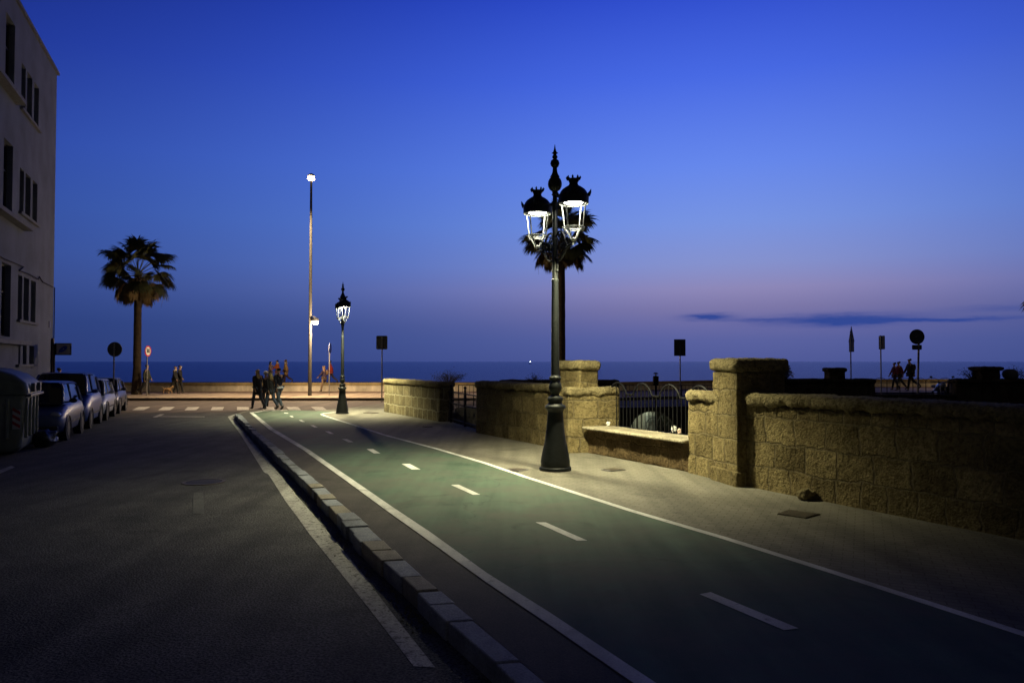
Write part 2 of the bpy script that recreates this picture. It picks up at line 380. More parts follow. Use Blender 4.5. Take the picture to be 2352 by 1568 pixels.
M_IRONW = mat('painted_frame_iron', (.6, .62, .56), rough=.4, var=.1)
M_GALV = mat('galvanised_steel', (.22, .21, .21), rough=.5, metal=.6, var=.15)
M_SIGNB = mat('sign_back_grey', (.06, .06, .065), rough=.6, var=.2)
M_BLACK = mat('black_rubber', (.012, .012, .013), rough=.8, var=.2)

# ------------------------------------------------------------------ rough stone boxes
def grid_box(L, W, H, res, rad=0.0):
    """welded surface grid of a box, origin centre-bottom; returns verts, faces"""
    nx, ny, nz = max(1, round(L / res)), max(1, round(W / res)), max(1, round(H / res))
    idx = {}; vs = []; fs = []
    def V(i, j, k):
        key = (i, j, k)
        if key not in idx:
            idx[key] = len(vs); vs.append(Vector((-L / 2 + L * i / nx, -W / 2 + W * j / ny, H * k / nz)))
        return idx[key]
    for i in range(nx):
        for k in range(nz):
            fs.append((V(i, 0, k), V(i + 1, 0, k), V(i + 1, 0, k + 1), V(i, 0, k + 1)))
            fs.append((V(i, ny, k), V(i, ny, k + 1), V(i + 1, ny, k + 1), V(i + 1, ny, k)))
    for j in range(ny):
        for k in range(nz):
            fs.append((V(0, j, k), V(0, j, k + 1), V(0, j + 1, k + 1), V(0, j + 1, k)))
            fs.append((V(nx, j, k), V(nx, j + 1, k), V(nx, j + 1, k + 1), V(nx, j, k + 1)))
    for i in range(nx):
        for j in range(ny):
            fs.append((V(i, j, 0), V(i, j + 1, 0), V(i + 1, j + 1, 0), V(i + 1, j, 0)))
            fs.append((V(i, j, nz), V(i + 1, j, nz), V(i + 1, j + 1, nz), V(i, j + 1, nz)))
    if rad > 0:
        lo = Vector((-L / 2 + rad, -W / 2 + rad, rad)); hi = Vector((L / 2 - rad, W / 2 - rad, H - rad))
        for n, v in enumerate(vs):
            q = Vector([min(max(v[a], lo[a]), hi[a]) if lo[a] < hi[a] else (lo[a] + hi[a]) / 2 for a in range(3)])
            d = v - q
            if d.length > rad: vs[n] = q + d.normalized() * rad
    return vs, fs
def rough_box(name, L, W, H, m, parent, loc=(0, 0, 0), rz=0, res=.05, rad=.02, amp=.02, fr=3.0, seed=0, ragged=0.0, uoff=0.0):
    vs, fs = grid_box(L, W, H, res, rad)
    me = bpy.data.meshes.new(name); me.from_pydata([tuple(v) for v in vs], [], fs); me.update()
    nr = [v.normal.copy() for v in me.vertices]
    uvl = me.uv_layers.new(name='UVMap')
    for p in me.polygons:
        ax = max(range(3), key=lambda a: abs(p.normal[a]))
        for li in p.loop_indices:
            v = vs[me.loops[li].vertex_index]
            u = v.x if ax != 0 else v.y + 7.3
            w = v.z if ax != 2 else v.y + .1
            uvl.data[li].uv = (u + uoff, w)
    sd = Vector((seed * 3.7, seed * 1.3, seed * 5.1))
    for i, v in enumerate(me.vertices):
        p = Vector(v.co) * fr + sd
        d = (mnoise.noise(p) * .5 + mnoise.noise(p * 2.9) * .35 + mnoise.noise(p * 7.1) * .25) * 2 * amp
        co = v.co + nr[i] * d
        if ragged and nr[i].z < .3 and v.co.z < H * .45:
            co.z += ragged * (mnoise.noise(Vector((v.co.x * 6, v.co.y * 6, 3.3)) + sd) + .2) * 1.2
        v.co = co
    o = link_obj(name, me, parent, m, True)
    o.location = loc; o.rotation_euler = (0, 0, rz)
    return o
def stone_wall(A, B, label, th=.45, h=1.45, cope=.2, over=.07, res=.06, m=None, mc=None, z0=-.05, seed=1, side=1, amp=.010, ragged=.03, cat='stone wall', name='stone_wall', group=None):
    """street face runs A->B; body lies on side*(left normal)"""
    A = Vector((A[0], A[1])); B = Vector((B[0], B[1])); d = B - A; L = d.length; d.normalize(); nrm = Vector((-d.y, d.x)) * side
    mid = (A + B) / 2 + nrm * th / 2; rz = math.atan2(d.y, d.x)
    r = empty(name, (mid.x, mid.y, z0), label, cat, rz, group)
    rough_box('wall_body', L, th, h - cope - z0 + .02, m or M_STONE, r, (0, 0, 0), 0, res, .02, amp, 3, seed, uoff=seed * 2.3)
    rough_box('coping', L + .06, th + 2 * over, cope, mc or M_STONEC, r, (0, 0, h - cope - z0), 0, res, cope * .42, amp * 2.0, 4, seed + 9, ragged)
    return r
def pier(c, L, W, h, rz, label, z0=-.05, cope=.22, over=.06, res=.06, m=None, mc=None, seed=3, amp=.009, base=True, cat='stone pillar', name='stone_pillar', group=None):
    r = empty(name, (c[0], c[1], z0), label, cat, rz, group)
    rough_box('shaft', L, W, h - cope - z0 + .01, m or M_STONE, r, (0, 0, 0), 0, res, .02, amp, 3, seed, uoff=seed * 1.1)
    rough_box('coping', L + 2 * over, W + 2 * over, cope, mc or M_STONEC, r, (0, 0, h - cope - z0), 0, res, cope * .4, amp * 1.8, 5, seed + 4, .015)
    if base: rough_box('plinth', L + .07, W + .07, .28, m or M_STONE, r, (0, 0, 0), 0, res, .03, amp, 4, seed + 5)
    return r

# ------------------------------------------------------------------ ground, roads, sea
sheet('ground', [(-220, -200), (220, -200), (220, 50.3), (-220, 50.3)], -1.2, M_SOIL)
def sea_mat():
    m, nt, b = newmat('sea_water'); N, L = nt.nodes, nt.links
    g = N.new('ShaderNodeNewGeometry')
    mp = N.new('ShaderNodeMapping'); mp.inputs['Scale'].default_value = (.25, .8, 1); L.new(g.outputs['Position'], mp.inputs['Vector'])
    n1 = N.new('ShaderNodeTexNoise'); n1.inputs['Scale'].default_value = .55; n1.inputs['Detail'].default_value = 8; n1.inputs['Roughness'].default_value = .62
    L.new(mp.outputs[0], n1.inputs['Vector'])
    bp = N.new('ShaderNodeBump'); bp.inputs['Strength'].default_value = 1; bp.inputs['Distance'].default_value = .9
    L.new(n1.outputs[0], bp.inputs['Height']); L.new(bp.outputs[0], b.inputs['Normal'])
    b.inputs['Base Color'].default_value = (.006, .075, .50, 1); b.inputs['Roughness'].default_value = .3; b.inputs['IOR'].default_value = 1.33
    b.inputs['Specular IOR Level'].default_value = .36
    return m
sheet('sea', [(-30000, 58), (30000, 58), (30000, 40000), (-30000, 40000)], -4.0, sea_mat())

# kerb line (photo ground contact points)
KL = [(539.8, 951.4), (571, 982.6), (617.9, 1029.5), (655, 1064.7), (701.9, 1109.6), (754.6, 1162.3), (820.3, 1234), (902.4, 1308.6), (1024, 1422.7), (1118.5, 1505)]
KR = [(551.5, 949.5), (576.9, 978.7), (633.5, 1025.6), (674.5, 1062.7), (709.7, 1092), (756.4, 1130.6), (844.6, 1209.7), (939, 1299.5), (1082, 1419.7), (1176, 1502)]
kl = [gp(*p) for p in KL]; kr = [gp(*p) for p in KR]
def extend(pl, Ye):
    d = pl[-1] - pl[-3]; p = pl[-1] + d * ((Ye - pl[-1].y) / d.y); return pl + [p]
kl = extend(kl, -14); kr = extend(kr, -14)
def interp(pl, Y):
    for a, b in zip(pl, pl[1:]):
        if (a.y - Y) * (b.y - Y) <= 0 and a.y != b.y: return a.lerp(b, (Y - a.y) / (b.y - a.y))
    return pl[-1] if Y < pl[-1].y else pl[0]

road_pts = [(-70, -14)] + [(-70, 41.0), (-2.4, 41.0), (-2.4, 30.5)] + [(p.x + .25, p.y) for p in kl]
sheet('road', road_pts, -.15, M_ASPH)
# seafront road, asphalt laid over, tinted reddish for the sodium light, rising gently to the right
def gz(x): return max(0.0, min(1.0, (x - 5) / 12.0)) * .3
def strip_x(name, xs, y0, y1, zf, m):
    me = bpy.data.meshes.new(name); vs = []; fs = []
    for x in xs: vs += [(x, y0(x) if callable(y0) else y0, zf(x)), (x, y1, zf(x))]
    for i in range(len(xs) - 1): fs.append((2 * i, 2 * i + 2, 2 * i + 3, 2 * i + 1))
    me.from_pydata(vs, [], fs); me.update()
    o = link_obj(name, me, None, m); o['kind'] = 'structure'; return o
XS = [-90, -40, -20, -2.4, 2, 5, 8, 11, 14, 17, 25, 40, 90]
ymain = gp(300, 951, -.15).y
def y0sea(x): return 33.02 if x >= -2.4 else ymain
strip_x('seafront_road', XS, y0sea, 41.0, lambda x: -.135 + gz(x), M_SEARD)
# promenade kerb + paving
strip_x('promenade', XS, 41.14, 47.5, lambda x: 0.0 + gz(x), M_PROM)
strip_x('promenade_band', XS, 47.5, 50.5, lambda x: .004 + gz(x), M_PROM2)
mb = MB()
for a, b in zip(XS, XS[1:]):
    za, zb = gz(a), gz(b)
    mb.add([(a, 41, za - .2), (b, 41, zb - .2), (b, 41, zb + .008), (a, 41, za + .008), (a, 41.16, za + .008), (b, 41.16, zb + .008)], [(0, 1, 2, 3), (3, 2, 5, 4)])
o = mb.build('promenade_kerb', mat('dark_kerb', (.10, .08, .06), .9, var=.2)); o['kind'] = 'structure'
# sea walkway behind parapet
mb = MB()
mb.box((0, 54.6, -1.8), (180, 7.4, 4.4)); o = mb.build('sea_walkway', M_PROM2); o['kind'] = 'structure'

# pavement (cycle side)
W_L0, W_L1, W_M0, W_M1 = gp(882, 945), gp(1010, 968), gp(1093, 993), gp(1283, 1030)
W_R0, W_R1 = gp(1710, 1119), gp(2352, 1245)
dR = (W_R1 - W_R0).normalized()
W_RE = W_R1 + dR * 9
wall_line = [W_L0, W_L1, W_M0, W_M1, gp(1580, 1085), W_R0, W_R1, W_RE]
FE = [gp(545, 949), gp(573, 942), gp(650, 941), gp(725, 943), gp(802, 936), gp(880, 924.5)]
inn = [(p.x + .3, p.y + .12) for p in wall_line]
pave = [(p.x, p.y) for p in kr[::-1]] + [(p.x, p.y) for p in FE] + [(W_L0.x + .4, FE[-1].y)] + inn + [(9.0, -14)]
sheet('pavement', pave, 0.0, M_PAVE)
# sloping lip at the far end down to the seafront road
me = bpy.data.meshes.new('pavement_lip')
lip = [kr[0]] + FE + [Vector((W_L0.x + .4, FE[-1].y, 0))]
vs = [(p.x, p.y, 0) for p in lip] + [(p.x + (-.25 if i < 2 else 0), p.y + .5, -.16) for i, p in enumerate(lip)]
n = len(lip); me.from_pydata(vs, [], [(i, i + 1, n + i + 1, n + i) for i in range(n - 1)]); me.update()
o = link_obj('pavement_lip', me, None, M_PAVE); o['kind'] = 'structure'

# cycle lane and markings
BL = [(573, 947.5), (618, 986.6), (696, 1033.5), (803.8, 1111.6), (887, 1173), (996.8, 1252), (1118.5, 1340.5), (1263, 1438), (1450, 1568)]
BR = [(581.5, 947.5), (627.7, 984.6), (709.7, 1033.5), (803.8, 1098), (899.4, 1164), (990.7, 1225), (1118.5, 1317.7), (1263, 1409), (1501.5, 1568)]
bl = extend([gp(*p) for p in BL], -14); br = extend([gp(*p) for p in BR], -14)
RL = [(735, 952), (743.5, 955.5), (771, 964.6), (800, 973.5), (880, 1000), (1000, 1032), (1110, 1065), (1199.6, 1096), (1445, 1175.4), (1660, 1239.4), (1916, 1321), (2352, 1464.5)]
rl = [gp(*p) for p in RL]
rl = extend(rl, -10)
wr = .1
rr_ = []
for i, p in enumerate(rl):
    a = rl[max(0, i - 1)]; b = rl[min(len(rl) - 1, i + 1)]; d = (b - a).normalized(); rr_.append(p + Vector((-d.y, d.x, 0)) * wr)
cells_far = [gp(657, 941.8), gp(720, 943.5), gp(771, 946.6)]
strip_asph = [(p.x, p.y) for p in kr[::-1]] + [(p.x, p.y) for p in [gp(556, 948), gp(576, 943.4), gp(657, 941.6)]] + [(p.x, p.y) for p in bl]
sheet('asphalt_strip', strip_asph, .004, M_STRIPA)
green = [(p.x, p.y) for p in bl[::-1]] + [(p.x, p.y) for p in cells_far] + [(p.x, p.y) for p in [gp(743.5, 949)]] + [(p.x, p.y) for p in rl] + [(bl[-1].x + 1, -13)]
sheet('cycle_lane', green, .008, M_GREEN)
strip('lane_edge_line_left', bl, br, .012, M_WHITE)
strip('lane_edge_line_right', rl, rr_, .012, M_WHITE)
loop = [gp(*p) for p in ((735, 952), (738, 950.2), (745, 948.7), (758, 947.4), (775, 946.4))]
loopb = [gp(*p) for p in ((739, 952.3), (741, 951.2), (747, 949.8), (759, 948.4), (775, 947.2))]
strip('lane_edge_line_end', loop, loopb, .0125, M_WHITE)
far1 = [gp(*p) for p in ((573, 947.5), (600, 944.6), (630, 942.9), (660, 941.9))]
far2 = [gp(*p) for p in ((578, 947.9), (602, 945.5), (631, 943.6), (660, 942.5))]
strip('lane_far_line', far1, far2, .0125, M_WHITE)
dashes = [((652, 948), (660, 948), (663, 950), (655, 950)), ((664.5, 955.4), (670.5, 955.4), (676, 958.6), (670, 958.6)), ((686, 965), (693, 965), (701, 969.2), (694, 969.2)),
          ((712, 976.6), (720, 976.8), (730, 981.8), (722, 981.8)), ((746, 990.8), (756, 991), (767, 996.9), (758, 996.9)), ((785, 1008.6), (797, 1009), (812, 1016), (800, 1016)),
          ((842, 1032), (857, 1032), (874, 1042), (859, 1042)), ((922, 1066), (941, 1066), (966, 1079), (946, 1079)), ((1036, 1114.7), (1053, 1114), (1103, 1137), (1086.6, 1137.5)),
          ((1230, 1201), (1253, 1201), (1349, 1243), (1325, 1243.5)), ((1607, 1367), (1632, 1362), (1834, 1445.6), (1801, 1450))]
for i, d in enumerate(dashes):
    sheet('lane_dash', [gp(*p) for p in d], .0125, M_WHITE)
# road edge line
WL = [(523, 957), (551.5, 996), (606, 1084), (617, 1090), (657, 1152.6), (709.7, 1225), (777.7, 1310), (860, 1413.6), (923.7, 1495.7), (950, 1530)]
WR = [(533, 955), (562, 993), (637.5, 1082), (641, 1086), (686, 1143), (740, 1205), (827, 1310), (905, 1413.6), (965, 1489), (1000, 1533)]
strip('road_edge_line', [gp(p[0], p[1], -.15) for p in WL], [gp(p[0], p[1], -.15) for p in WR], -.146, M_OLDW)
strip('road_edge_line_start', [gp(523, 957, -.15), gp(538, 952, -.15)], [gp(532, 957.5, -.15), gp(540, 954, -.15)], -.142, M_OLDW)
# crosswalk
zc = -.128
for xa, xb, xc, xd in ((318, 343, 350, 325), (372, 402, 405, 375)): pass
cw = [(-4.6 + .0, 0)]
for k in range(8):
    x0 = 318 + 56.6 * k; x1 = x0 + 27
    sh = (x0 + 14 - 562) / 122.0 * 8.0
    far = [gp(x0, 934.2, zc), gp(x1, 934.2, zc)]; near = [gp(x1 + sh, 941.5, zc), gp(x0 + sh, 941.5, zc)]
    sheet('crosswalk_stripe', far + near, zc, M_OLDW)
# faint paint marks + manhole + asphalt patch on the road
sheet('faint_arrow_mark', [gp(*p, -.15) for p in ((350, 958), (362, 958), (378, 951), (368, 951))], -.145, M_OLDW)
sheet('faint_line_mark', [gp(*p, -.15) for p in ((366, 957), (470, 957.5), (470, 956.3), (368, 955.8))], -.145, M_OLDW)
sheet('asphalt_patch', [gp(*p, -.15) for p in ((444, 1131), (466, 1131), (470, 1180), (442, 1180))], -.145, ground_mat('patch_asphalt', (.07, .07, .067), (.11, .108, .1), scale=5, grain=60, bump=.5))
sheet('parking_line', [gp(*p, -.15) for p in ((-60, 1106), (0, 1079), (26, 1070), (34, 1073), (6, 1085), (-60, 1114))], -.144, M_OLDW)

# kerb stones with uneven widths and heights
mb = MB(); mb2 = MB()
y = kl[0].y; k = 0
while y > -8:
    ln = rnd.uniform(.32, .62) if y > 6 else rnd.uniform(.4, .8)
    ya, yb = y, y - ln
    A, B = interp(kl, ya), interp(kl, yb); C, D = interp(kr, yb), interp(kr, ya)
    j = rnd.uniform(-.018, .018); t = rnd.uniform(-.008, .016)
    g = .008
    A2 = A.lerp(B, g / ln * 1.4); B2 = B.lerp(A, g / ln * 1.4); C2 = C.lerp(D, g / ln * 1.4); D2 = D.lerp(C, g / ln * 1.4)
    top = [(A2.x + j, A2.y, t), (B2.x + j + rnd.uniform(-.01, .01), B2.y, t + rnd.uniform(-.006, .006)), (C2.x + rnd.uniform(-.01, .02), C2.y, .012 + t), (D2.x + rnd.uniform(-.01, .02), D2.y, .012 + t)]
    bot = [(p[0], p[1], -.3) for p in top]
    (mb2 if rnd.random() < .16 else mb).add(top + bot, [(0, 1, 2, 3), (4, 7, 6, 5), (0, 4, 5, 1), (1, 5, 6, 2), (2, 6, 7, 3), (3, 7, 4, 0)])
    y = yb; k += 1
o = mb.build('kerb', M_KERB, bevel=.012); o['kind'] = 'structure'
o = mb2.build('kerb_sandstone', M_KERBB, bevel=.012); o['kind'] = 'structure'
# grit and dry tufts lying in the gutter
mb = MB(); rg = random.Random(3)
for i in range(900):
    yy = 6 + 22 * rg.random() ** 1.5; p = interp(kl, yy); off = abs(rg.gauss(0, .09)) + .03
    c_ = Vector((p.x - off, yy, -.148)); s_ = rg.uniform(.004, .014)
    if rg.random() < .75:
        mb.add([c_ + Vector((s_, 0, 0)), c_ + Vector((-s_ * .6, s_, 0)), c_ + Vector((-s_ * .6, -s_, 0)), c_ + Vector((0, 0, s_ * 1.1))], [(0, 1, 3), (1, 2, 3), (2, 0, 3)])
    else:
        for q in range(4):
            d_ = Vector((rg.gauss(0, .02), rg.gauss(0, .02), rg.uniform(.02, .05))); mb.add([c_ + Vector((-.002, 0, 0)), c_ + Vector((.002, 0, 0)), c_ + d_], [(0, 1, 2)])
o = mb.build('gutter_grit', mat('dry_grit', (.13, .12, .08), .95, var=.4)); o['kind'] = 'stuff'; o['label'] = 'grit and dry tufts along the gutter'
# kerb bed joins the stones
me = bpy.data.meshes.new('kerb_bed'); n = len(kl)
vs = [(p.x + .02, p.y, -.3) for p in kl] + [(p.x + .02, p.y, -.02) for p in kl] + [(p.x + .02, p.y, -.02) for p in kr]
me.from_pydata(vs, [], [(i, i + 1, n + i + 1, n + i) for i in range(n - 1)] + [(n + i, n + i + 1, 2 * n + i + 1, 2 * n + i) for i in range(n - 1)]); me.update()
o = link_obj('kerb_bed', me, None, M_STRIPA); o['kind'] = 'structure'

def cover(px, label, m, z=.016, cat='utility cover', round_=False):
    c = sum(((gp(*p)) for p in px), Vector()) / len(px)
    r = empty('utility_cover', (c.x, c.y, 0), label, cat)
    P = [gp(*p) - c for p in px]
    mb = MB(); n = len(P)
    mb.add([(p.x, p.y, .001) for p in P] + [(p.x * .97, p.y * .97, z) for p in P], [tuple(range(n, 2 * n))] + [(i, (i + 1) % n, n + (i + 1) % n, n + i) for i in range(n)])
    mb.build('frame', m, r)
    mb = MB(); mb.add([(p.x * .86, p.y * .86, z + .003) for p in P], [tuple(range(n))]); mb.build('plate', MATS['cover_iron'], r)
mat('cover_iron', (.07, .055, .035), .6, .4, var=.3, vscale=20, bump=.6, bscale=80)
cover([(1162, 1079), (1186, 1075.5), (1214, 1079), (1192, 1083.5)], 'rusty square cover in pavement left of the tall lamp base', M_GALV)
cover([(1380, 1079), (1412, 1075.5), (1438, 1079.5), (1402, 1083.5)], 'rusty square cover in pavement between the tall lamp and the bench', M_GALV)
cover([(1785, 1181), (1812, 1172), (1885, 1182), (1850, 1191)], 'large dark cover in pavement in front of the loose stone', MATS['cover_iron'])
cover([(834, 948), (850, 946.6), (871, 948), (852, 949.6)], 'small cover in pavement by the far stone wall', MATS['cover_iron'])
cover([(970, 980), (981, 978.5), (994, 980), (982, 981.5)], 'small cover in the dark pavement in front of the iron gate', MATS['cover_iron'])
c = gp(468, 1107, -.15)
r = empty('manhole', (c.x, c.y, -.15), 'round manhole cover sunk in the asphalt road', 'manhole')
MB().lathe([(.36, .002), (.36, .012), (.30, .012), (.30, .004)], 32, cap=False).build('rim', MATS['cover_iron'], r)
MB().lathe([(.298, .003), (.298, .009), (.001, .010)], 32, cap=False).build('lid', mat('manhole_lid', (.015, .015, .015), .7, .3, bump=.8, bscale=60), r)

# ------------------------------------------------------------------ stone walls of the garden
wall_L = stone_wall(W_L0, W_L1, 'far pale stone wall with curved coping beside the iron gate, behind the small lamp', th=.5, h=1.28, cope=.19, res=.08, m=M_STONEL, seed=2, ragged=.03)
wall_M = stone_wall(W_M0, W_M1, 'stone wall between the iron gate and the tall lamp, mossy blocks under rough coping', th=.5, h=1.42, cope=.19, res=.06, seed=4, ragged=.05)
dm = (W_M1 - W_M0).normalized(); rzS = math.atan2(dm.y, dm.x)
p2 = gp(1312, 1034.5); nb = Vector((-dm.y, dm.x, 0))
pc = p2 + nb * .2
pier((pc.x, pc.y), .86, .46, 1.97, rzS, 'tall pale stone pillar right behind the big lamp post', seed=6, res=.045, base=False)
# wing wall facing the camera
stone_wall((1.2, 16.42), (2.32, 16.62), 'short stone wing wall joining the pillar behind the lamp to the bench', th=.42, h=1.40, cope=.2, res=.045, seed=8, ragged=.04, over=.05)
# bench
bf0, bf1 = gp(1347, 1040), gp(1581, 1085)
db = (bf1 - bf0).normalized(); nbk = Vector((-db.y, db.x, 0)); Lb = (bf1 - bf0).length; rzb = math.atan2(db.y, db.x)
mid = (bf0 + bf1) / 2
bench = empty('stone_bench', (mid.x, mid.y, -.02), 'stone bench with a pale slab seat set into the wall under the railing', 'bench', rzb)
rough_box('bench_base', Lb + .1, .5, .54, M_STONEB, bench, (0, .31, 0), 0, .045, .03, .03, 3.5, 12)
rough_box('seat_slab', Lb + .02, .72, .062, M_SLAB, bench, (0, .24, .53), 0, .05, .02, .004, 6, 13)
# wall piece, pillar, near wall
n0, n1 = gp(1581, 1085), gp(1645, 1101)
stone_wall(n0, n1 + (n1 - n0) * .2, 'short rough stone wall between the bench and the near pillar', th=.5, h=1.44, cope=.2, res=.03, seed=14, amp=.010, ragged=.05)
pA, pB = gp(1640, 1101), gp(1697, 1118)
dp = (pB - pA).normalized(); npk = Vector((-dp.y, dp.x, 0)); cp = (pA + pB) / 2 + npk * .42 - dp * .02
pier((cp.x, cp.y), (pB - pA).length, .86, 2.0, math.atan2(dp.y, dp.x), 'near tall stone pillar with yellow lit street face and dark side', seed=16, res=.03, amp=.009)
W_R0b = W_R0 + Vector((.06, .1, 0)); W_REb = W_RE + Vector((.06, .1, 0))
stone_wall(W_R0b, W_REb, 'long near stone wall of rough pitted blocks fading into the dark on the right', th=.5, h=1.46, cope=.2, over=.075, res=.032, seed=21, amp=.010, ragged=.06)
# loose stone at the wall foot
c = gp(1852, 1147)
vs, fs = grid_box(.25, .19, .15, .02, .07)
me = bpy.data.meshes.new('loose_stone'); me.from_pydata([tuple(v + v.normalized() * .03 * mnoise.noise(v * 14)) for v in vs], [], fs); me.update()
uvl = me.uv_layers.new(name='UVMap')
o = link_obj('loose_stone', me, None, M_STONEC, True); o.location = (c.x, c.y, 0); o.rotation_euler = (0, 0, .4)
tag(o, 'loose rough stone lying on the pavement at the foot of the wall', 'stone')

# far garden walls (dark)
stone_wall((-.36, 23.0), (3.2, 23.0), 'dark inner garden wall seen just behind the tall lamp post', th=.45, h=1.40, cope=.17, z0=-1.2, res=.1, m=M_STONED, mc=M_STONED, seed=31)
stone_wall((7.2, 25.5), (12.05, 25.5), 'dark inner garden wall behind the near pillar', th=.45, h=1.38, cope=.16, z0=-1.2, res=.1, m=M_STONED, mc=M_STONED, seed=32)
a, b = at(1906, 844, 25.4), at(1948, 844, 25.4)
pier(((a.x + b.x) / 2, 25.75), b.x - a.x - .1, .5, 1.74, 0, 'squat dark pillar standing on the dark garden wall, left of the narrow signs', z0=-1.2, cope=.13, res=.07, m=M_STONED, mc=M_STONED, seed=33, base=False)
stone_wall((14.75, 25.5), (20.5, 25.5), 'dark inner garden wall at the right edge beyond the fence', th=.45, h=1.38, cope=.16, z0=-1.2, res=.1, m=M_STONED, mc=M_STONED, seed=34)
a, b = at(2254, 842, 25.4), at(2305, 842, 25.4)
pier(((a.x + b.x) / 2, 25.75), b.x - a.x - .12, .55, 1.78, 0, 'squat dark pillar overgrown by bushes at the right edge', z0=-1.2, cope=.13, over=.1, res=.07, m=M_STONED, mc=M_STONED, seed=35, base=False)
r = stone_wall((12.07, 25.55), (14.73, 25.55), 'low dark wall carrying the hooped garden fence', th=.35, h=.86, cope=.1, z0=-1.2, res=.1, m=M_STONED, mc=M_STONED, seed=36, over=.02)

# retaining wall with arch, y = 33
def arch_wall():
    r = empty('retaining_wall', (4, 33, -1.2), 'dark retaining wall with a lit round arch seen through the bench railing', 'retaining wall')
    ac = at(1500, 994, 32.9); axc, rad, sp = ac.x - 4, 1.0, .0   # arch centre relative
    top = 1.2 - .02; zc_ = .02
    outer = []
    mb = MB(); X0, X1, th = -6.4, 26.0, .5
    arc = [(axc + rad * math.cos(R(a)), zc_ + rad * math.sin(R(a))) for a in range(180, -1, -10)]
    # front polygon strips : columns between arc points up to the top
    xs = [X0] + [p[0] for p in arc] + [X1]
    def q(xa, za, xb, zb):
        ta, tb = top + gz(xa + 4), top + gz(xb + 4)
        mb.add([(xa, 0, za), (xb, 0, zb), (xb, 0, tb), (xa, 0, ta), (xa, th, za), (xb, th, zb), (xb, th, tb), (xa, th, ta)],
               [(0, 1, 2, 3), (4, 7, 6, 5), (3, 2, 6, 7), (0, 4, 5, 1)])
    q(X0, -.05, arc[0][0], -.05)
    for p, p2_ in zip(arc, arc[1:]): q(p[0], p[1], p2_[0], p2_[1])
    xx = [arc[-1][0], 4, 9, 13, X1]
    for a_, b_ in zip(xx, xx[1:]): q(a_, -.05, b_, -.05)
    mb.build('wall_body', mat('dark_brick', (.055, .045, .04), .9, var=.3, vscale=5, bump=.6, bscale=15), r)
    pl = mat('pale_planks', (.42, .42, .36), .7, var=.12)
    mb = MB()
    for k in range(12): mb.box((axc - 1.1 + .2 * k, 1.7, .5), (.15, .03, 1.15))
    mb.build('plank_screen', pl, r)
    MB().box((axc, 1.15, -.03), (2.4, 1.4, .04)).box((axc - 1.2, 1.15, .55), (.05, 1.2, 1.2)).box((axc + 1.2, 1.15, .55), (.05, 1.2, 1.2)).box((axc, 1.15, 1.1), (2.4, 1.2, .04)).build('vault_lining', mat('vault_plaster', (.2, .19, .16), .9, var=.2), r)
    l = bpy.data.lights.new('vault_light', 'POINT'); l.energy = 15; l.color = (.95, 1, .72); l.shadow_soft_size = .08
    lo = bpy.data.objects.new('vault_light', l); COL.objects.link(lo); lo.parent = r; lo.location = (axc - .5, .75, .95)
    return axc + 4
AX = arch_wall()
# white locker and bicycle inside the arch
r = empty('locker', (AX + .12, 34.3, -1.2), 'pale metal locker standing inside the lit arch', 'locker')
MB().box((0, 0, .52), (.55, .4, .8)).build('cabinet', mat('locker_paint', (.5, .52, .48), .5, var=.1), r, bevel=.01)
MB().box((-.12, -.21, .62), (.2, .02, .3)).box((.12, -.21, .62), (.2, .02, .3)).build('door', mat('locker_door', (.3, .33, .32), .5), r)
r = empty('bicycle', (AX + .72, 33.85, -1.19), 'bicycle leaning inside the lit arch, partly hidden by the railing', 'bicycle', R(-12))
def torus(R_, r_, n=28, m=6, c=(0, 0, 0)):
    mb = MB(); pts = [(c[0] + R_ * math.cos(2 * math.pi * k / n), c[1], c[2] + R_ * math.sin(2 * math.pi * k / n)) for k in range(n + 1)]
    return mb.tube(pts, r_, m, cap=False)
for cx_ in (-.5, .5):
    w = torus(.33, .018, c=(cx_, 0, .34)).build('wheel', M_BLACK, r)
    sp = MB()
    for k in range(12):
        a = math.pi * 2 * k / 12; sp.tube([(cx_, 0, .34), (cx_ + .32 * math.cos(a), 0, .34 + .32 * math.sin(a))], .003, 4)
    sp.build('spokes', M_GALV, w)
MB().tube([(-.5, 0, .34), (-.15, 0, .75), (.35, 0, .8), (.5, 0, .34)], .014).tube([(-.15, 0, .75), (0, 0, .3), (.35, 0, .8)], .014).tube([(-.5, 0, .34), (0, 0, .3)], .012).build('frame', mat('bike_paint', (.3, .32, .3), .4), r)
MB().tube([(.33, 0, .8), (.3, 0, .95), (.36, -.22, .97)], .011).tube([(.3, 0, .95), (.36, .22, .97)], .011).build('handlebar', M_GALV, r)
MB().box((-.18, 0, .87), (.24, .12, .05)).tube([(-.15, 0, .75), (-.18, 0, .86)], .012).build('saddle', M_BLACK, r, bevel=.015)
# ------------------------------------------------------------------ railings, fences, gate
def railing(A, B, z0, h, label, sp=.12, rb=.008, name='railing', cat='railing', posts=2.0, rail2=True):
    A, B = Vector(A), Vector(B); d = B - A; L = d.length; rz = math.atan2(d.y, d.x)
    r = empty(name, (A.x, A.y, z0), label, cat, rz)
    bars = MB(); n = int(L / sp)
    for i in range(n + 1): bars.tube([(i * sp, 0, .03), (i * sp, 0, h)], rb, 5)
    bars.build('bars', M_IRON2, r)
    MB().box((L / 2, 0, h), (L, .035, .03)).build('top_rail', M_IRON2, r)
    if rail2: MB().box((L / 2, 0, .1), (L, .025, .02)).build('bottom_rail', M_IRON2, r)
    k = int(L / posts)
    for i in range(k + 1): MB().box((i * posts, 0, h / 2), (.04, .04, h + .04)).build('post', M_IRON2, r)
    return r
railing((-2.3, 33.1), (11.5, 33.1), 0.0, .93, 'long iron railing along the seafront road seen through the gaps of the garden wall', sp=.16, rb=.011, posts=2.4)

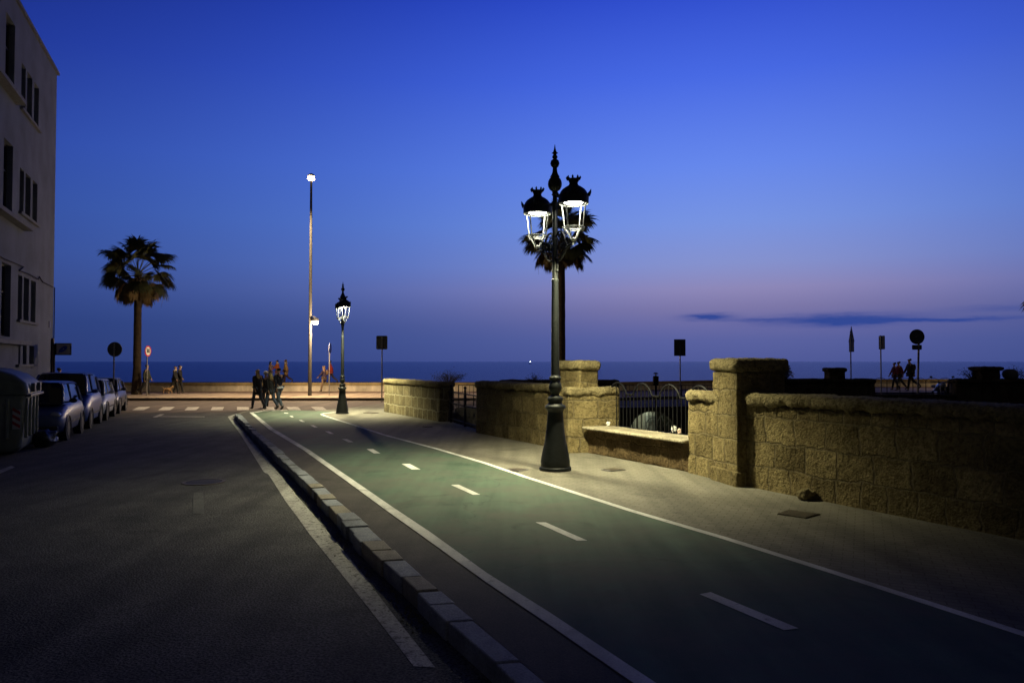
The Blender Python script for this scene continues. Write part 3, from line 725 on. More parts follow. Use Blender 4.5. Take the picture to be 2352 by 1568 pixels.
def hoop_fence():
    A, B = gp(1340, 1000) * 0, 0
    a = bf0 + nbk * .62 - db * .15; b = bf1 + nbk * .62 + db * .6
    L = (b - a).length; rz = math.atan2(db.y, db.x)
    r = empty('hoop_railing', (a.x, a.y, .5), 'wrought iron railing with wavy hooped top rising behind the stone bench', 'railing', rz)
    flat, peak = .76, 1.0
    per, wid = .86, .62
    top = []
    x = 0
    def zt(x):
        u = (x - .12) % per
        if u < wid: return flat + (peak - flat) * math.sin(math.pi * u / wid) ** .62
        return flat
    N_ = int(L / .03)
    pts = [(i * .03, 0, zt(i * .03)) for i in range(N_ + 1)]
    MB().tube(pts, .019, 7).build('top_rail', M_IRON2, r)
    bars = MB()
    for i in range(int(L / .125) + 1): bars.tube([(i * .125, 0, -.1), (i * .125, 0, zt(i * .125))], .0105, 6)
    bars.build('bars', M_IRON2, r)
    MB().box((L / 2, 0, .06), (L, .03, .02)).build('bottom_rail', M_IRON2, r)
    # bracket scroll to the wing wall
    MB().tube([(.0, 0, .74), (-.12, .0, .66), (-.16, 0, .56), (-.06, 0, .5), (.06, 0, .42)], .014, 6).build('bracket', M_IRON2, r)
hoop_fence()
def garden_fence():
    r = empty('garden_fence', (12.1, 25.7, .86), 'low garden fence with small hoops in front of the walkers on the right', 'fence')
    L = 2.6
    MB().box((L / 2, 0, .04), (L, .02, .02)).box((L / 2, 0, .38), (L, .02, .016)).build('rails', M_IRON2, r)
    n = 6
    for i in range(n + 1): MB().tube([(i * L / n, 0, 0), (i * L / n, 0, .44)], .012, 6).build('post', M_IRON2, r)
    mb = MB()
    for i in range(n):
        x0 = i * L / n; w = L / n
        mb.tube([(x0 + w / 2 - w / 2 * math.cos(R(a)), 0, .42 + .12 * math.sin(R(a))) for a in range(0, 181, 18)], .008, 5)
    mb.build('hoops', M_IRON2, r)
garden_fence()
def gate():
    a, b = W_L1 + Vector((.12, -.1, 0)), W_M0 - Vector((.02, -.02, 0))
    d = (b - a); L = d.length; rz = math.atan2(d.y, d.x)
    r = empty('iron_gate', (a.x, a.y, 0), 'dark wrought iron gate with ball finials in the gap between the stone walls', 'gate', rz)
    r.location += Vector((-math.sin(rz), math.cos(rz), 0)) * .2
    bars = MB(); n = int(L / .12)
    for i in range(n + 1): bars.tube([(i * L / n, 0, .06), (i * L / n, 0, 1.0)], .009, 5)
    bars.build('bars', M_IRON2, r)
    MB().box((L / 2, 0, .98), (L, .03, .03)).box((L / 2, 0, .62), (L, .03, .05)).box((L / 2, 0, .12), (L, .03, .04)).build('rails', M_IRON2, r)
    for k in range(7):
        sc_ = MB(); x0 = L * (k + .5) / 7
        sc_.tube([(x0 + .09 * (1 - t / 20) * math.cos(t * .6), 0, .4 + .09 * (1 - t / 20) * math.sin(t * .6)) for t in range(16)], .008, 5)
        sc_.build('scroll', M_IRON2, r)
    for x in (.25, L * .52, L - .1):
        p = MB().box((x, 0, .55), (.06, .06, 1.12)).build('post', M_IRON2, r)
        MB().sphere((x, 0, 1.16), .05).build('finial', M_IRON2, p, True)
gate()

# ------------------------------------------------------------------ parapet along the sea
def parapet():
    r = empty('sea_parapet', (0, 50.25, 0), 'long pale plastered parapet with ochre coping between promenade and sea', 'parapet')
    mb = MB(); mc = MB()
    for a, b in zip(XS, XS[1:]):
        for m_, z0_, z1_, y0_, y1_ in ((mb, -.2, .40, 0, .42), (mc, .40, .57, -.035, .46)):
            za, zb = gz(a) * .75, gz(b) * .75
            m_.add([(a, y0_, z0_ + za), (b, y0_, z0_ + zb), (b, y0_, z1_ + zb), (a, y0_, z1_ + za), (a, y1_, z0_ + za), (b, y1_, z0_ + zb), (b, y1_, z1_ + zb), (a, y1_, z1_ + za)],
                   [(0, 1, 2, 3), (4, 7, 6, 5), (3, 2, 6, 7), (0, 4, 5, 1)])
    mb.build('wall_body', M_STONEP, r); mc.build('coping', M_COPE2, r)
parapet()

# ------------------------------------------------------------------ classical lamp posts
M_EMLED = mat('led_disc', (1, 1, .9), emis=(1, .97, .80), estr=48)
def lamp_post(loc, rz, label, scale=1.0, power=150.0):
    root = empty('lamp_post', loc, label, 'street lamp', rz, 'cast iron double lantern lamp posts', scale)
    base = [(.272, 0), (.272, .045), (.262, .06), (.25, .065), (.25, .16), (.245, .18), (.234, .25), (.214, .36), (.19, .456), (.17, .58), (.156, .68), (.141, .83), (.131, .985), (.132, 1.0), (.150, 1.03), (.176, 1.055), (.178, 1.075), (.165, 1.1), (.13, 1.12), (.112, 1.14), (.115, 1.16), (.132, 1.185), (.136, 1.205), (.125, 1.235), (.085, 1.255), (.068, 1.275)]
    MB().lathe(base, 32).build('base', M_IRON, root, True)
    pr = [(.068, 1.27), (.074, 1.31), (.1, 1.35), (.111, 1.406), (.104, 1.46), (.08, 1.5), (.072, 1.52), (.092, 1.55), (.098, 1.575), (.086, 1.595), (.072, 1.61), (.066, 2.6), (.058, 3.2), (.062, 3.21), (.062, 3.25), (.052, 3.26), (.044, 4.1), (.038, 4.7)]
    MB().lathe(pr, 24).build('shaft', M_IRON, root, True)
    flut = MB()
    for k in range(10):
        a = 2 * math.pi * k / 10
        flut.sphere((.088 * math.cos(a), .088 * math.sin(a), 1.56), .022, 8, 6, (1, 1, 1.3))
    flut.build('leaf_collar', M_IRON, root, True)
    fin = [(.038, 4.69), (.06, 4.71), (.045, 4.735), (.05, 4.77), (.09, 4.80), (.115, 4.85), (.122, 4.89), (.116, 4.94), (.095, 4.985), (.07, 5.005), (.082, 5.012), (.078, 5.03), (.058, 5.06), (.044, 5.10), (.038, 5.16), (.04, 5.18), (.062, 5.2), (.08, 5.25), (.066, 5.3), (.036, 5.325), (.034, 5.335), (.046, 5.35), (.046, 5.375), (.03, 5.395), (.028, 5.415), (.056, 5.43), (.034, 5.445), (.022, 5.475), (.012, 5.52), (.004, 5.58)]
    MB().lathe(fin, 24).build('finial', M_IRON, root, True)
    off = .52; LZ = -.13
    for sgn in (1, -1):
        lx = off * sgn
        arm = MB()
        # main S arm
        arm.tube([(sgn * x, 0, z) for x, z in ((.04, 3.60), (.12, 3.57), (.2, 3.62), (.29, 3.72), (.39, 3.79), (.49, 3.80), (.52, 3.88))], [.026, .026, .025, .023, .022, .022, .026], 10)
        arm.tube([(sgn * x, 0, z) for x, z in ((.04, 3.99), (.11, 4.06), (.19, 4.05), (.26, 3.97), (.30, 3.86), (.36, 3.79), (.42, 3.80))], .019, 8)
        for (cx_, cz_, r0, s0, turns, dr) in ((.14, 3.78, .08, 200, 1.6, -1), (.35, 3.90, .045, 90, 1.4, 1), (.12, 3.94, .05, 0, 1.4, -1), (.25, 3.80, .05, 30, 1.2, 1)):
            arm.tube([(sgn * (cx_ + r0 * (1 - .7 * t / 18) * math.cos(R(s0) + dr * turns * 2 * math.pi * t / 18)), 0, cz_ + r0 * (1 - .7 * t / 18) * math.sin(R(s0) + dr * turns * 2 * math.pi * t / 18)) for t in range(19)], .011, 6)
        for x, z in ((.06, 3.4), (.2, 3.66), (.33, 3.8), (.42, 3.97), (.1, 3.66), (.26, 3.9)): arm.sphere((sgn * x, 0, z), .026, 8, 6)
        arm.tube([(sgn * .04, 0, 3.58), (sgn * .075, 0, 3.47), (sgn * .05, 0, 3.36), (sgn * .03, 0, 3.27)], .014, 6)
        arm.build('arm', M_IRON, root, True)
        LO = Vector((lx, 0, LZ)); lan = MB()
        hood = [(.245, 4.605), (.25, 4.60), (.252, 4.66), (.256, 4.74), (.235, 4.755), (.22, 4.79), (.185, 4.835), (.13, 4.875), (.085, 4.9), (.072, 4.925), (.07, 4.94), (.09, 4.99), (.098, 5.01)]
        lan.lathe([(r_ if r_ > 0 else .001, z) for r_, z in hood], 28, (lx, 0, 0), cap=False)
        lan.lathe([(.098, 5.01), (.001, 4.99)], 28, (lx, 0, 0), cap=False)
        for k in range(8):
            a = 2 * math.pi * k / 8
            lan.tube([(lx + .095 * math.cos(a), .095 * math.sin(a), 4.99), (lx + .115 * math.cos(a), .115 * math.sin(a), 5.035), (lx + .108 * math.cos(a), .108 * math.sin(a), 5.06)], [.016, .018, .004], 5)
        for k in range(4):
            a = 2 * math.pi * (k + .5) / 4
            ca, sa = math.cos(a), math.sin(a)
            lan.tube([(lx + .25 * ca, .25 * sa, 4.72), (lx + .275 * ca, .275 * sa, 4.78), (lx + .29 * ca, .29 * sa, 4.83)], [.03, .024, .004], 6)
            for q in (-.22, .22):
                lan.tube([(lx + .252 * math.cos(a + q), .252 * math.sin(a + q), 4.73), (lx + .282 * math.cos(a + q), .282 * math.sin(a + q), 4.785)], [.02, .004], 5)
        h = lan.build('hood', M_IRON, root, True); h.location = (0, 0, LZ)
        fr = MB()
        for k in range(4):
            a = 2 * math.pi * k / 4 + .35
            ca, sa = math.cos(a), math.sin(a)
            fr.tube([(lx + .236 * ca, .236 * sa, 4.60), (lx + .178 * ca, .178 * sa, 4.20)], .013, 6)
            fr.tube([(lx + .178 * ca, .178 * sa, 4.19), (lx + .12 * ca, .12 * sa, 4.13), (lx + .05 * ca, .05 * sa, 4.01)], .012, 6)
            fr.tube([(lx + .178 * ca, .178 * sa, 4.19), (lx + .19 * ca, .19 * sa, 4.15), (lx + .165 * ca, .165 * sa, 4.13)], .011, 5)
        for rr, zz, tt in ((.238, 4.597, .011), (.18, 4.20, .011), (.165, 4.17, .008)):
            fr.tube([(lx + rr * math.cos(2 * math.pi * k / 28), rr * math.sin(2 * math.pi * k / 28), zz) for k in range(29)], tt, 6, cap=False)
        fr.lathe([(.03, 3.97), (.05, 3.99), (.055, 4.01), (.03, 4.03)], 12, (lx, 0, 0))
        fr.build('lantern_frame', M_IRONW, h, True)
        MB().lathe([(.155, 0), (.155, .006), (.001, .008)], 28, (lx, 0, 4.607)).build('lamp_disc', M_EMLED, h)
        l = bpy.data.lights.new('lantern_light', 'SPOT'); l.energy = power; l.color = (1, .94, .57); l.spot_size = R(130); l.spot_blend = .9; l.shadow_soft_size = .09
        lo = bpy.data.objects.new('lantern_light', l); COL.objects.link(lo); lo.parent = root; lo.location = (lx + .04 * sgn, 0, 3.80); lo.rotation_euler = (0, 0, R(24.5) - rz); lo.scale = (1.55, 1, 1)   # street optics: wider across the road
    return root
b1 = gp(1275.5, 1079)
LAMPW = 1300
lamp_post((b1.x, b1.y, 0), math.atan2(-.47, .31), 'tall cast iron lamp post near the stone bench, with two lit crowned lanterns', 1.056, LAMPW)
b2 = gp(786, 949.5)
lamp_post((b2.x, b2.y, 0), math.atan2(-.5, .19), 'small distant cast iron lamp post at the cycle lane end, lanterns one behind the other', .888, LAMPW * 1.0)

# ------------------------------------------------------------------ tall promenade lights
M_SOD = mat('sodium_lens', (1, .8, .5), emis=(1, .72, .36), estr=60)
def tall_light(loc, label, lower=True, pw=13000):
    r = empty('tall_street_light', loc, label, 'street light', 0, 'tall promenade mast lights', 1.025)
    MB().lathe([(.11, 0), (.105, .6), (.095, 3), (.08, 8), (.06, 12.1)], 14).build('pole', mat('mast_paint', (.05, .045, .04), .7, .0, spec=.15), r, True)
    hd = MB().lathe([(.05, 12.26), (.20, 12.28), (.20, 12.33), (.12, 12.40), (.03, 12.44)], 18).build('lamp_head', M_GALV, r, True)
    MB().sphere((0, 0, 12.16), .17, 14, 8, (1.1, 1.1, .8)).build('lens', M_SOD, hd, True)
    l = bpy.data.lights.new('mast_lamp', 'SPOT'); l.energy = pw; l.color = (1, .76, .44); l.shadow_soft_size = .2; l.spot_size = R(106); l.spot_blend = .7
    lo = bpy.data.objects.new('mast_lamp', l); COL.objects.link(lo); lo.parent = r; lo.location = (0, -1.9, 11.7)
    MB().tube([(0, 0, 4.5), (.14, 0, 4.42), (.26, 0, 4.36)], .03, 8).build('bracket', M_GALV, r)
    h2 = MB().lathe([(.05, 4.36), (.17, 4.33), (.22, 4.22), (.22, 4.16), (.205, 4.16)], 16, (.27, 0, 0), cap=False).build('side_lamp_head', M_IRON2, r, True)
    MB().sphere((.27, 0, 4.13), .19, 14, 8, (1, 1, .95)).build('side_lens', mat('side_lens', (1, .9, .75), emis=(1, .84, .6), estr=9), h2, True)
    l = bpy.data.lights.new('side_lamp', 'POINT'); l.energy = pw * .13; l.color = (1, .76, .46); l.shadow_soft_size = .1
    lo = bpy.data.objects.new('side_lamp', l); COL.objects.link(lo); lo.parent = r; lo.location = (.8, -.55, 3.75)
    return r
tp = gp(711.5, 908.5)
tall_light((tp.x, tp.y, 0), 'tall slender promenade mast with a bright sodium lamp on top and a side lamp')
tall_light((37, 45.0, .3), 'tall promenade mast standing just outside the right edge of the view', pw=9000)

# ------------------------------------------------------------------ signs
def sign(base, pole_h, label, plates, rz=0, lean=(0, 0), pr=.03, cat='road sign'):
    """plates: list of (shape poly, zc, material, extras)"""
    r = empty('road_sign', base, label, cat, rz)
    MB().tube([(0, 0, 0), (lean[0], lean[1], pole_h)], pr, 8).build('pole', M_GALV, r)
    for poly, zc_, m, dx in plates:
        MB().prism([(x + dx, z + zc_) for x, z in poly], -.065, -.045).build('sign_plate', m, r)
        MB().box((dx * 0, -.045 + .012, zc_), (.07, .03, .05)).build('clamp', M_GALV, r)
    return r
def base_at(px, Y, z=0): return Vector(((px - CX) / F * Y, Y, z))
def zat(py, Y): return at(CX, py, Y).z
# back of round sign on left
b = base_at(262, 31.2, -.13)
r = sign(b, zat(786, 31.2) + .1, 'round sign seen from behind on the left, in front of the palm', [(disc(.30), zat(802, 31.2) + .13, M_SIGNB, 0)], R(180), cat='road sign')
# 30 sign
b = gp(337, 908.5)
r = empty('speed_limit_sign', b, 'round speed limit sign with red ring reading 30 beside the palm trunk', 'road sign', R(83))
MB().tube([(0, 0, 0), (0, 0, zat(800, b.y))], .03, 8).build('pole', M_GALV, r)
zc_ = zat(806, b.y) 
MB().prism([(x, z + zc_) for x, z in disc(.31)], -.05, -.04).build('red_ring', mat('sign_red', (.5, .015, .02), .5, var=.1), r)
MB().prism([(x, z + zc_) for x, z in disc(.235)], -.055, -.050).build('white_face', mat('sign_white', (.75, .74, .68), .5, var=.05), r)
def text_mesh(txt, size, m, parent, loc, rot, name='lettering', extrude=.002):
    cu = bpy.data.curves.new(name, 'FONT'); cu.body = txt; cu.size = size; cu.align_x = 'CENTER'; cu.align_y = 'CENTER'; cu.extrude = extrude; cu.offset = .012
    t = bpy.data.objects.new(name, cu); COL.objects.link(t)
    dg = context.evaluated_depsgraph_get(); me = bpy.data.meshes.new_from_object(t.evaluated_get(dg))
    bpy.data.objects.remove(t); bpy.data.curves.remove(cu)
    o = link_obj(name, me, parent, m); o.location = loc; o.rotation_euler = rot
    return o
M_INK = mat('black_ink', (.02, .02, .02), .6)
text_mesh('30', .32, M_INK, r, (0, -.059, zc_), (R(90), 0, 0))
# narrow blue round sign
b = gp(756, 907)
r = empty('blue_sign', b, 'round blue sign turned almost edge on, between the mast and the small lamp', 'road sign', R(88))
MB().tube([(0, 0, 0), (0, 0, zat(792, b.y))], .03, 8).build('pole', M_GALV, r)
zc_ = zat(800, b.y)
MB().prism([(x, z + zc_) for x, z in disc(.31)], -.05, -.04).build('rim', mat('sign_white', (.7,) * 3), r)
MB().prism([(x, z + zc_) for x, z in disc(.285)], -.056, -.051).build('blue_face', mat('sign_blue', (.02, .05, .35), .5, var=.1), r)
# rectangular back
b = gp(877, 923)
sign(b, zat(773, b.y), 'rounded square sign seen from behind, at the left end of the far stone wall', [(rrect(.54, .66, .06), zat(786.5, b.y), M_SIGNB, .02)], R(180))
b = base_at(1562, 36, 0)
sign(b, zat(800, 36), 'square sign seen from behind rising over the bench railing', [(rrect(.54, .78, .02), zat(798, 36), M_SIGNB, 0)], R(180))
b = base_at(1954, 38, .2)
r = sign(b, zat(770, 38), 'sign post with a triangle above a plate, both seen nearly edge on', [([(-.45, -.28), (.45, -.28), (0, .5)], zat(772, 38) - .2 + .0, M_SIGNB, .05), (rrect(.75, .58, .04), zat(794.5, 38) - .2, M_SIGNB, .05)], R(83))
b = base_at(2023, 36, .2)
sign(b, zat(780, 36), 'narrow upright rectangular sign turned sideways, middle of the three right signs', [(rrect(.55, .64, .05), zat(786.5, 36) - .2, M_SIGNB, .0)], R(91))
b = base_at(2105.5, 31.5, .1)
sign(b, zat(790, 31.5), 'large round sign over a small plate seen from behind, by the walkers on the right', [(disc(.31), zat(773.2, 31.5) - .1, M_SIGNB, -.05), (rrect(.40, .2, .04), zat(797.3, 31.5) - .1, M_SIGNB, -.04)], R(180), lean=(-.09, 0), pr=.042)
# left box sign by the building
b = base_at(125, 29.5, 0)
r = empty('parking_sign', b, 'pale square sign with a blue slanted emblem beside the building corner', 'sign', R(14))
MB().tube([(0, 0, 0), (0, 0, zat(790, 29.5))], .03, 8).build('pole', M_IRON2, r)
zc_ = zat(801.5, 29.5)
MB().box((.30, 0, zc_), (.56, .12, .46)).build('sign_box', M_IRON2, r, bevel=.01)
MB().box((.32, -.066, zc_), (.46, .01, .40)).build('sign_face', mat('pale_face', (.35, .32, .33), .5, var=.1), r)
em = MB(); th_ = R(38)
pts = []
for k in range(24):
    a = 2 * math.pi * k / 24; rr = 1
    ex, ez = .17 * math.cos(a), .085 * math.sin(a)
    pts.append((.32 + ex * math.cos(th_) - ez * math.sin(th_), zc_ + ex * math.sin(th_) + ez * math.cos(th_)))
em.prism(pts, -.082, -.074)
em.prism([(.32 - .17, zc_ - .15), (.32 - .06, zc_ - .11), (.32 - .12, zc_ - .02)], -.082, -.074)
em.build('emblem', MATS['sign_blue'], r)
MB().prism([(x + .335, z + zc_ + .01) for x, z in disc(.025, 12)], -.088, -.084).build('emblem_dot', MATS['pale_face'], r)
# small plate near the wall etc. chimney drum
r = empty('vent_pipe', base_at(1506, 31.6, -1.2), 'black vent pipe with a cap standing behind the bench railing', 'vent pipe')
MB().lathe([(.045, 0), (.045, zat(884, 31.6) + 1.2)], 12).build('pipe', M_IRON2, r, True)
z1, z2, z3 = zat(884, 31.6) + 1.2, zat(864, 31.6) + 1.2, zat(857, 31.6) + 1.2
MB().lathe([(.11, z1), (.12, z1 + .02), (.12, z2), (.10, z2 + .01), (.03, z2 + .02)], 16).build('drum', M_IRON2, r, True)
MB().lathe([(.03, z2), (.03, z3 - .03), (.12, z3 - .03), (.11, z3 - .01), (.05, z3 + .03), (.001, z3 + .035)], 16, cap=False).build('cap', M_GALV, r, True)

# ------------------------------------------------------------------ building on the left
def building():
    Ta = R(21); d = Vector((math.sin(Ta), -math.cos(Ta), 0))  # along facade toward camera
    C0 = Vector((-18.9, 31.6, 0)); nout = Vector((math.cos(Ta), math.sin(Ta), 0))
    rz = math.atan2(d.y, d.x)
    r = empty('building', C0, 'pale plastered building with triple windows and ledges on the left edge', 'building', rz)
    # local: x along facade, y: left normal of d = (-dy, dx)= (cos, sin) -> outward is +y
    H, LL, D = 13.86, 30.0, 12.0
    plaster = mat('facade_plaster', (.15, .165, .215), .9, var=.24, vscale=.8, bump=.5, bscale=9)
    holes = []  # (x0,x1,z0,z1)
    def t_of(px):
        Y = 6.77 / ((1176 - px) / 1764 - .384); return (31.6 - Y) / math.cos(Ta)
    trip = [(t_of(79.7), t_of(68.7)), (t_of(64), t_of(52)), (t_of(48.5), t_of(38.5))]
    for z0, z1 in ((10.6, 12.15), (7.05, 8.55), (3.38, 4.9)):
        for a, b in trip: holes.append((a, b, z0, z1, 'w'))
    for a, b in ((t_of(78), t_of(67)), (t_of(61), t_of(52)), (t_of(46.5), t_of(42))): holes.append((a, b, 1.86, 2.52, 's'))
    a, b = t_of(22), t_of(22) + 1.15
    for z0, z1 in ((2.75, 5.08), (6.75, 9.0), (10.75, 13.0)):
        for k in range(7): holes.append((a + 2.2 * k, b + 2.2 * k, z0, z1, 't'))
    # grid facade with real openings
    xs = sorted(set([0, LL] + [h[0] for h in holes] + [h[1] for h in holes])); zs = sorted(set([-.2, H] + [h[2] for h in holes] + [h[3] for h in holes]))
    mb = MB(); dep = .22
    for i in range(len(xs) - 1):
        for j in range(len(zs) - 1):
            cx_, cz_ = (xs[i] + xs[i + 1]) / 2, (zs[j] + zs[j + 1]) / 2
            if any(h[0] < cx_ < h[1] and h[2] < cz_ < h[3] for h in holes): continue
            mb.add([(xs[i], 0, zs[j]), (xs[i + 1], 0, zs[j]), (xs[i + 1], 0, zs[j + 1]), (xs[i], 0, zs[j + 1])], [(0, 1, 2, 3)])
    for a, b, z0, z1, k in holes:
        mb.add([(a, 0, z0), (b, 0, z0), (b, 0, z1), (a, 0, z1), (a, -dep, z0), (b, -dep, z0), (b, -dep, z1), (a, -dep, z1)], [(0, 4, 5, 1), (1, 5, 6, 2), (2, 6, 7, 3), (3, 7, 4, 0)])
    mb.add([(0, 0, -.2), (0, -D, -.2), (0, -D, H), (0, 0, H), (LL, 0, -.2), (LL, -D, -.2), (LL, -D, H), (LL, 0, H)], [(0, 3, 2, 1), (4, 5, 6, 7), (3, 7, 6, 2), (1, 2, 6, 5)])
    me = bpy.data.meshes.new('wall'); me.from_pydata(mb.v, [], mb.f); me.update()
    bm = bmesh.new(); bm.from_mesh(me); bmesh.ops.remove_doubles(bm, verts=bm.verts, dist=.0005); bmesh.ops.recalc_face_normals(bm, faces=bm.faces); bm.to_mesh(me); bm.free()
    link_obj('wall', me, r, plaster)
    frm = mat('window_frame', (.05, .045, .04), .6, var=.1); gl = mat('window_glass', (.008, .009, .012), .08, spec=.6)
    sill = mat('sill_stone', (.17, .17, .19), .85, var=.15, bump=.3)
    for a, b, z0, z1, k in holes:
        w, h = b - a, z1 - z0
        m_ = MB(); t = .05
        for c_, s_ in (((a + t / 2, 0, (z0 + z1) / 2), (t, .05, h)), ((b - t / 2, 0, (z0 + z1) / 2), (t, .05, h)), (((a + b) / 2, 0, z0 + t / 2), (w - 2 * t, .05, t)), (((a + b) / 2, 0, z1 - t / 2), (w - 2 * t, .05, t))):
            m_.box((c_[0], -dep + .03, c_[2]), s_)
        if h > 1: m_.box(((a + b) / 2, -dep + .03, z0 + h * .62), (w - 2 * t, .04, .04))
        wf = m_.build('window', frm, r)
        MB().box(((a + b) / 2, -dep + .01, (z0 + z1) / 2), (w - .02, .012, h - .02)).build('pane', gl, wf)
    for z0 in (10.6, 7.05, 3.38, 1.86):
        MB().box(((trip[0][0] + trip[2][1]) / 2, .03, z0 - .05), (trip[2][1] - trip[0][0] + .25, .14, .09)).build('sill', sill, r)
    xa = t_of(50)
    for z0, xs_ in ((2.62, t_of(50)), (6.6, t_of(50)), (10.6, t_of(28))):
        MB().box(((xs_ + LL) / 2, .15, z0 - .05), (LL - xs_, .30, .13)).build('ledge', sill, r)
    MB().box((LL / 2 - .05, -.1, H + .06), (LL + .2, .35, .12)).build('roof_edge', sill, r)
    MB().tube([(.35, .06, 2.9), (.35, .06, 0)], .055, 8).build('downpipe', mat('pipe_brown', (.08, .05, .04), .6, var=.2), r)
    zc2 = 5.15
    MB().tube([(14, .04, 5.25), (8, .04, 5.18), (t_of(48), .04, 5.22), (t_of(38), .04, 5.02), (t_of(60), .04, 5.06), (t_of(82), .05, 5.02), (t_of(84), .05, 5.14), (t_of(92), .05, 5.0), (.1, .05, 4.98), (.08, .05, 2.0)], .022, 5).build('cable', M_IRON2, r)
    MB().box((.75, .02, zat(745, 30.8)), (.32, .03, .26)).build('street_plate', mat('plate_blue', (.12, .12, .22), .5), r)
    return r
building()
# pavement in front of the building
Ta = R(21)
sheet('left_pavement', [(-18.4, 31.9), (-17.7, 32.2), (-17.5 + 31 * .384, 1.2), (-18.9 + 30 * .384, 1.6), (-18.9, 31.6)], -.02, ground_mat('left_pave', (.1, .095, .085), (.13, .125, .11), brick=(.3, .3, .01), rot=R(21)))

# ------------------------------------------------------------------ cars (facing the camera)
def car(loc, rz, paint, label, L=3.7, W=1.66, H=1.5, hood=.95, van=False, dark=False):
    """front at x=0 local, body extends +x; z=0 road"""
    root = empty('parked_car', loc, label, 'car', rz, 'cars parked along the building')
    belt = H * .60
    hw = W / 2
    # lower body: (x, half width, zbottom, ztop)
    S = [(-.0, hw * .62, .34, .60), (.05, hw * .84, .26, .68), (.18, hw * .95, .22, hood * .80), (.42, hw * 1.0, .20, hood * .90), (.85, hw, .20, hood * .99), (1.02, hw, .20, belt + .03), (L * .5, hw, .20, belt + .05), (L - .5, hw, .21, belt + .06), (L - .12, hw * .95, .26, belt + .02), (L, hw * .80, .34, belt - .15)]
    def ring(x, w, z0, z1):
        h = z1 - z0
        half = [(0, z0), (w * .8, z0), (w * .95, z0 + .06), (w, z0 + h * .35), (w * .995, z0 + h * .65), (w * .94, z0 + h * .9), (w * .85, z1 - .005), (w * .55, z1 + .012), (0, z1 + .02)]
        return [(x, y_, z_) for y_, z_ in half] + [(x, -y_, z_) for y_, z_ in half[-2:0:-1]]
    rings = [ring(*s_) for s_ in S]; n = len(rings[0])
    mb = MB(); mb.add([v for r_ in rings for v in r_], [(i * n + k, i * n + (k + 1) % n, (i + 1) * n + (k + 1) % n, (i + 1) * n + k) for i in range(len(S) - 1) for k in range(n)] + [tuple(range(n)), tuple((len(S) - 1) * n + k for k in range(n))])
    mb.build('body', paint, root, True)
    # greenhouse
    rt = H - .03
    xw0, xw1 = (.78, 1.28) if not van else (.62, 1.05)
    G = [(xw0, hw * .86, belt + .02, belt + .06), (xw1 * .72 + xw0 * .28, hw * .86, belt + .02, belt + (rt - belt) * .74), (xw1, hw * .86, belt + .02, rt - .02), (L * .55, hw * .86, belt + .02, rt), (L - .55, hw * .86, belt + .02, rt - .04), (L - .18, hw * .83, belt + .02, rt - .22 if not van else rt - .06), (L - .05, hw * .80, belt + .0, belt + .08)]
    def ring2(x, w, z0, z1):
        wt = w * (1 - .16 * min(1, (z1 - z0) / (rt - belt)))
        half = [(0, z0), (w, z0), (wt * 1.0, z1 - .06 if z1 - z0 > .12 else z1 - .01), (wt * .9, z1 - .01), (wt * .5, z1 + .005), (0, z1 + .01)]
        return [(x, y_, z_) for y_, z_ in half] + [(x, -y_, z_) for y_, z_ in half[-2:0:-1]]
    rings = [ring2(*s_) for s_ in G]; n = len(rings[0])
    mb = MB(); mb.add([v for r_ in rings for v in r_], [(i * n + k, i * n + (k + 1) % n, (i + 1) * n + (k + 1) % n, (i + 1) * n + k) for i in range(len(G) - 1) for k in range(n)] + [tuple(range(n)), tuple((len(G) - 1) * n + k for k in range(n))])
    glass = mat('car_glass', (.006, .007, .01), .06, spec=.7)
    mb.build('windows', glass, root, True)
    # roof panel + pillars
    wt = hw * .86 * .84
    rf = MB()
    xs_ = [xw1 - .02, xw1 + .3, L * .55, L - .55, L - .2]; zz = [rt - .015, rt + .005, rt + .015, rt - .02, (rt - .19) if not van else rt - .05]
    pr = []
    for x, z in zip(xs_, zz): pr += [(x, -wt - .012, z - .05), (x, -wt * .9, z + .012), (x, 0, z + .03), (x, wt * .9, z + .012), (x, wt + .012, z - .05)]
    rf.add(pr, [(i * 5 + k, i * 5 + k + 1, (i + 1) * 5 + k + 1, (i + 1) * 5 + k) for i in range(4) for k in range(4)])
    rf.build('roof', paint, root, True)
    for s_ in (-1, 1):
        pl = MB(); pl.tube([(xw0 + .0, s_ * hw * .855, belt + .05), (xw1 * .72 + xw0 * .28, s_ * hw * .79, belt + (rt - belt) * .72), (xw1, s_ * wt, rt - .05)], .035, 6); pl.build('pillar', paint, root, True); pl = MB()
        pl.tube([(L * .52, s_ * hw * .868, belt), (L * .53, s_ * (wt + .008), rt - .04)], .03, 6); pl.build('pillar', paint, root, True); pl = MB()
        pl.tube([(L - .12, s_ * hw * .84, belt), (L - .3, s_ * (wt + .0), rt - .16)], .06, 6); pl.build('pillar', paint, root, True)
    # bumper, grille, plate, lights, mirrors
    dk = mat('car_plastic', (.015, .015, .017), .55, var=.1)
    g = MB(); g.box((.075, 0, .40), (.12, W * .52, .20)); g.build('lower_grille', dk, root, bevel=.02)
    g = MB(); g.box((.11, 0, .655), (.10, W * .36, .10)); g.build('grille', dk, root, bevel=.02)
    if dark: MB().box((.06, 0, .33), (.16, W * .86, .2)).build('bumper', dk, root, bevel=.04)
    MB().box((-.012, 0, .50), (.02, .5, .11)).build('number_plate', mat('plate_white', (.45, .47, .55), .4), root)
    MB().tube([(.055, .07 * math.cos(2 * math.pi * k / 12), .67 + .07 * math.sin(2 * math.pi * k / 12)) for k in range(13)], .009, 5).build('badge_ring', M_GALV, root)
    hl = mat('headlight_glass', (.35, .38, .42), .12, .3, spec=.8)
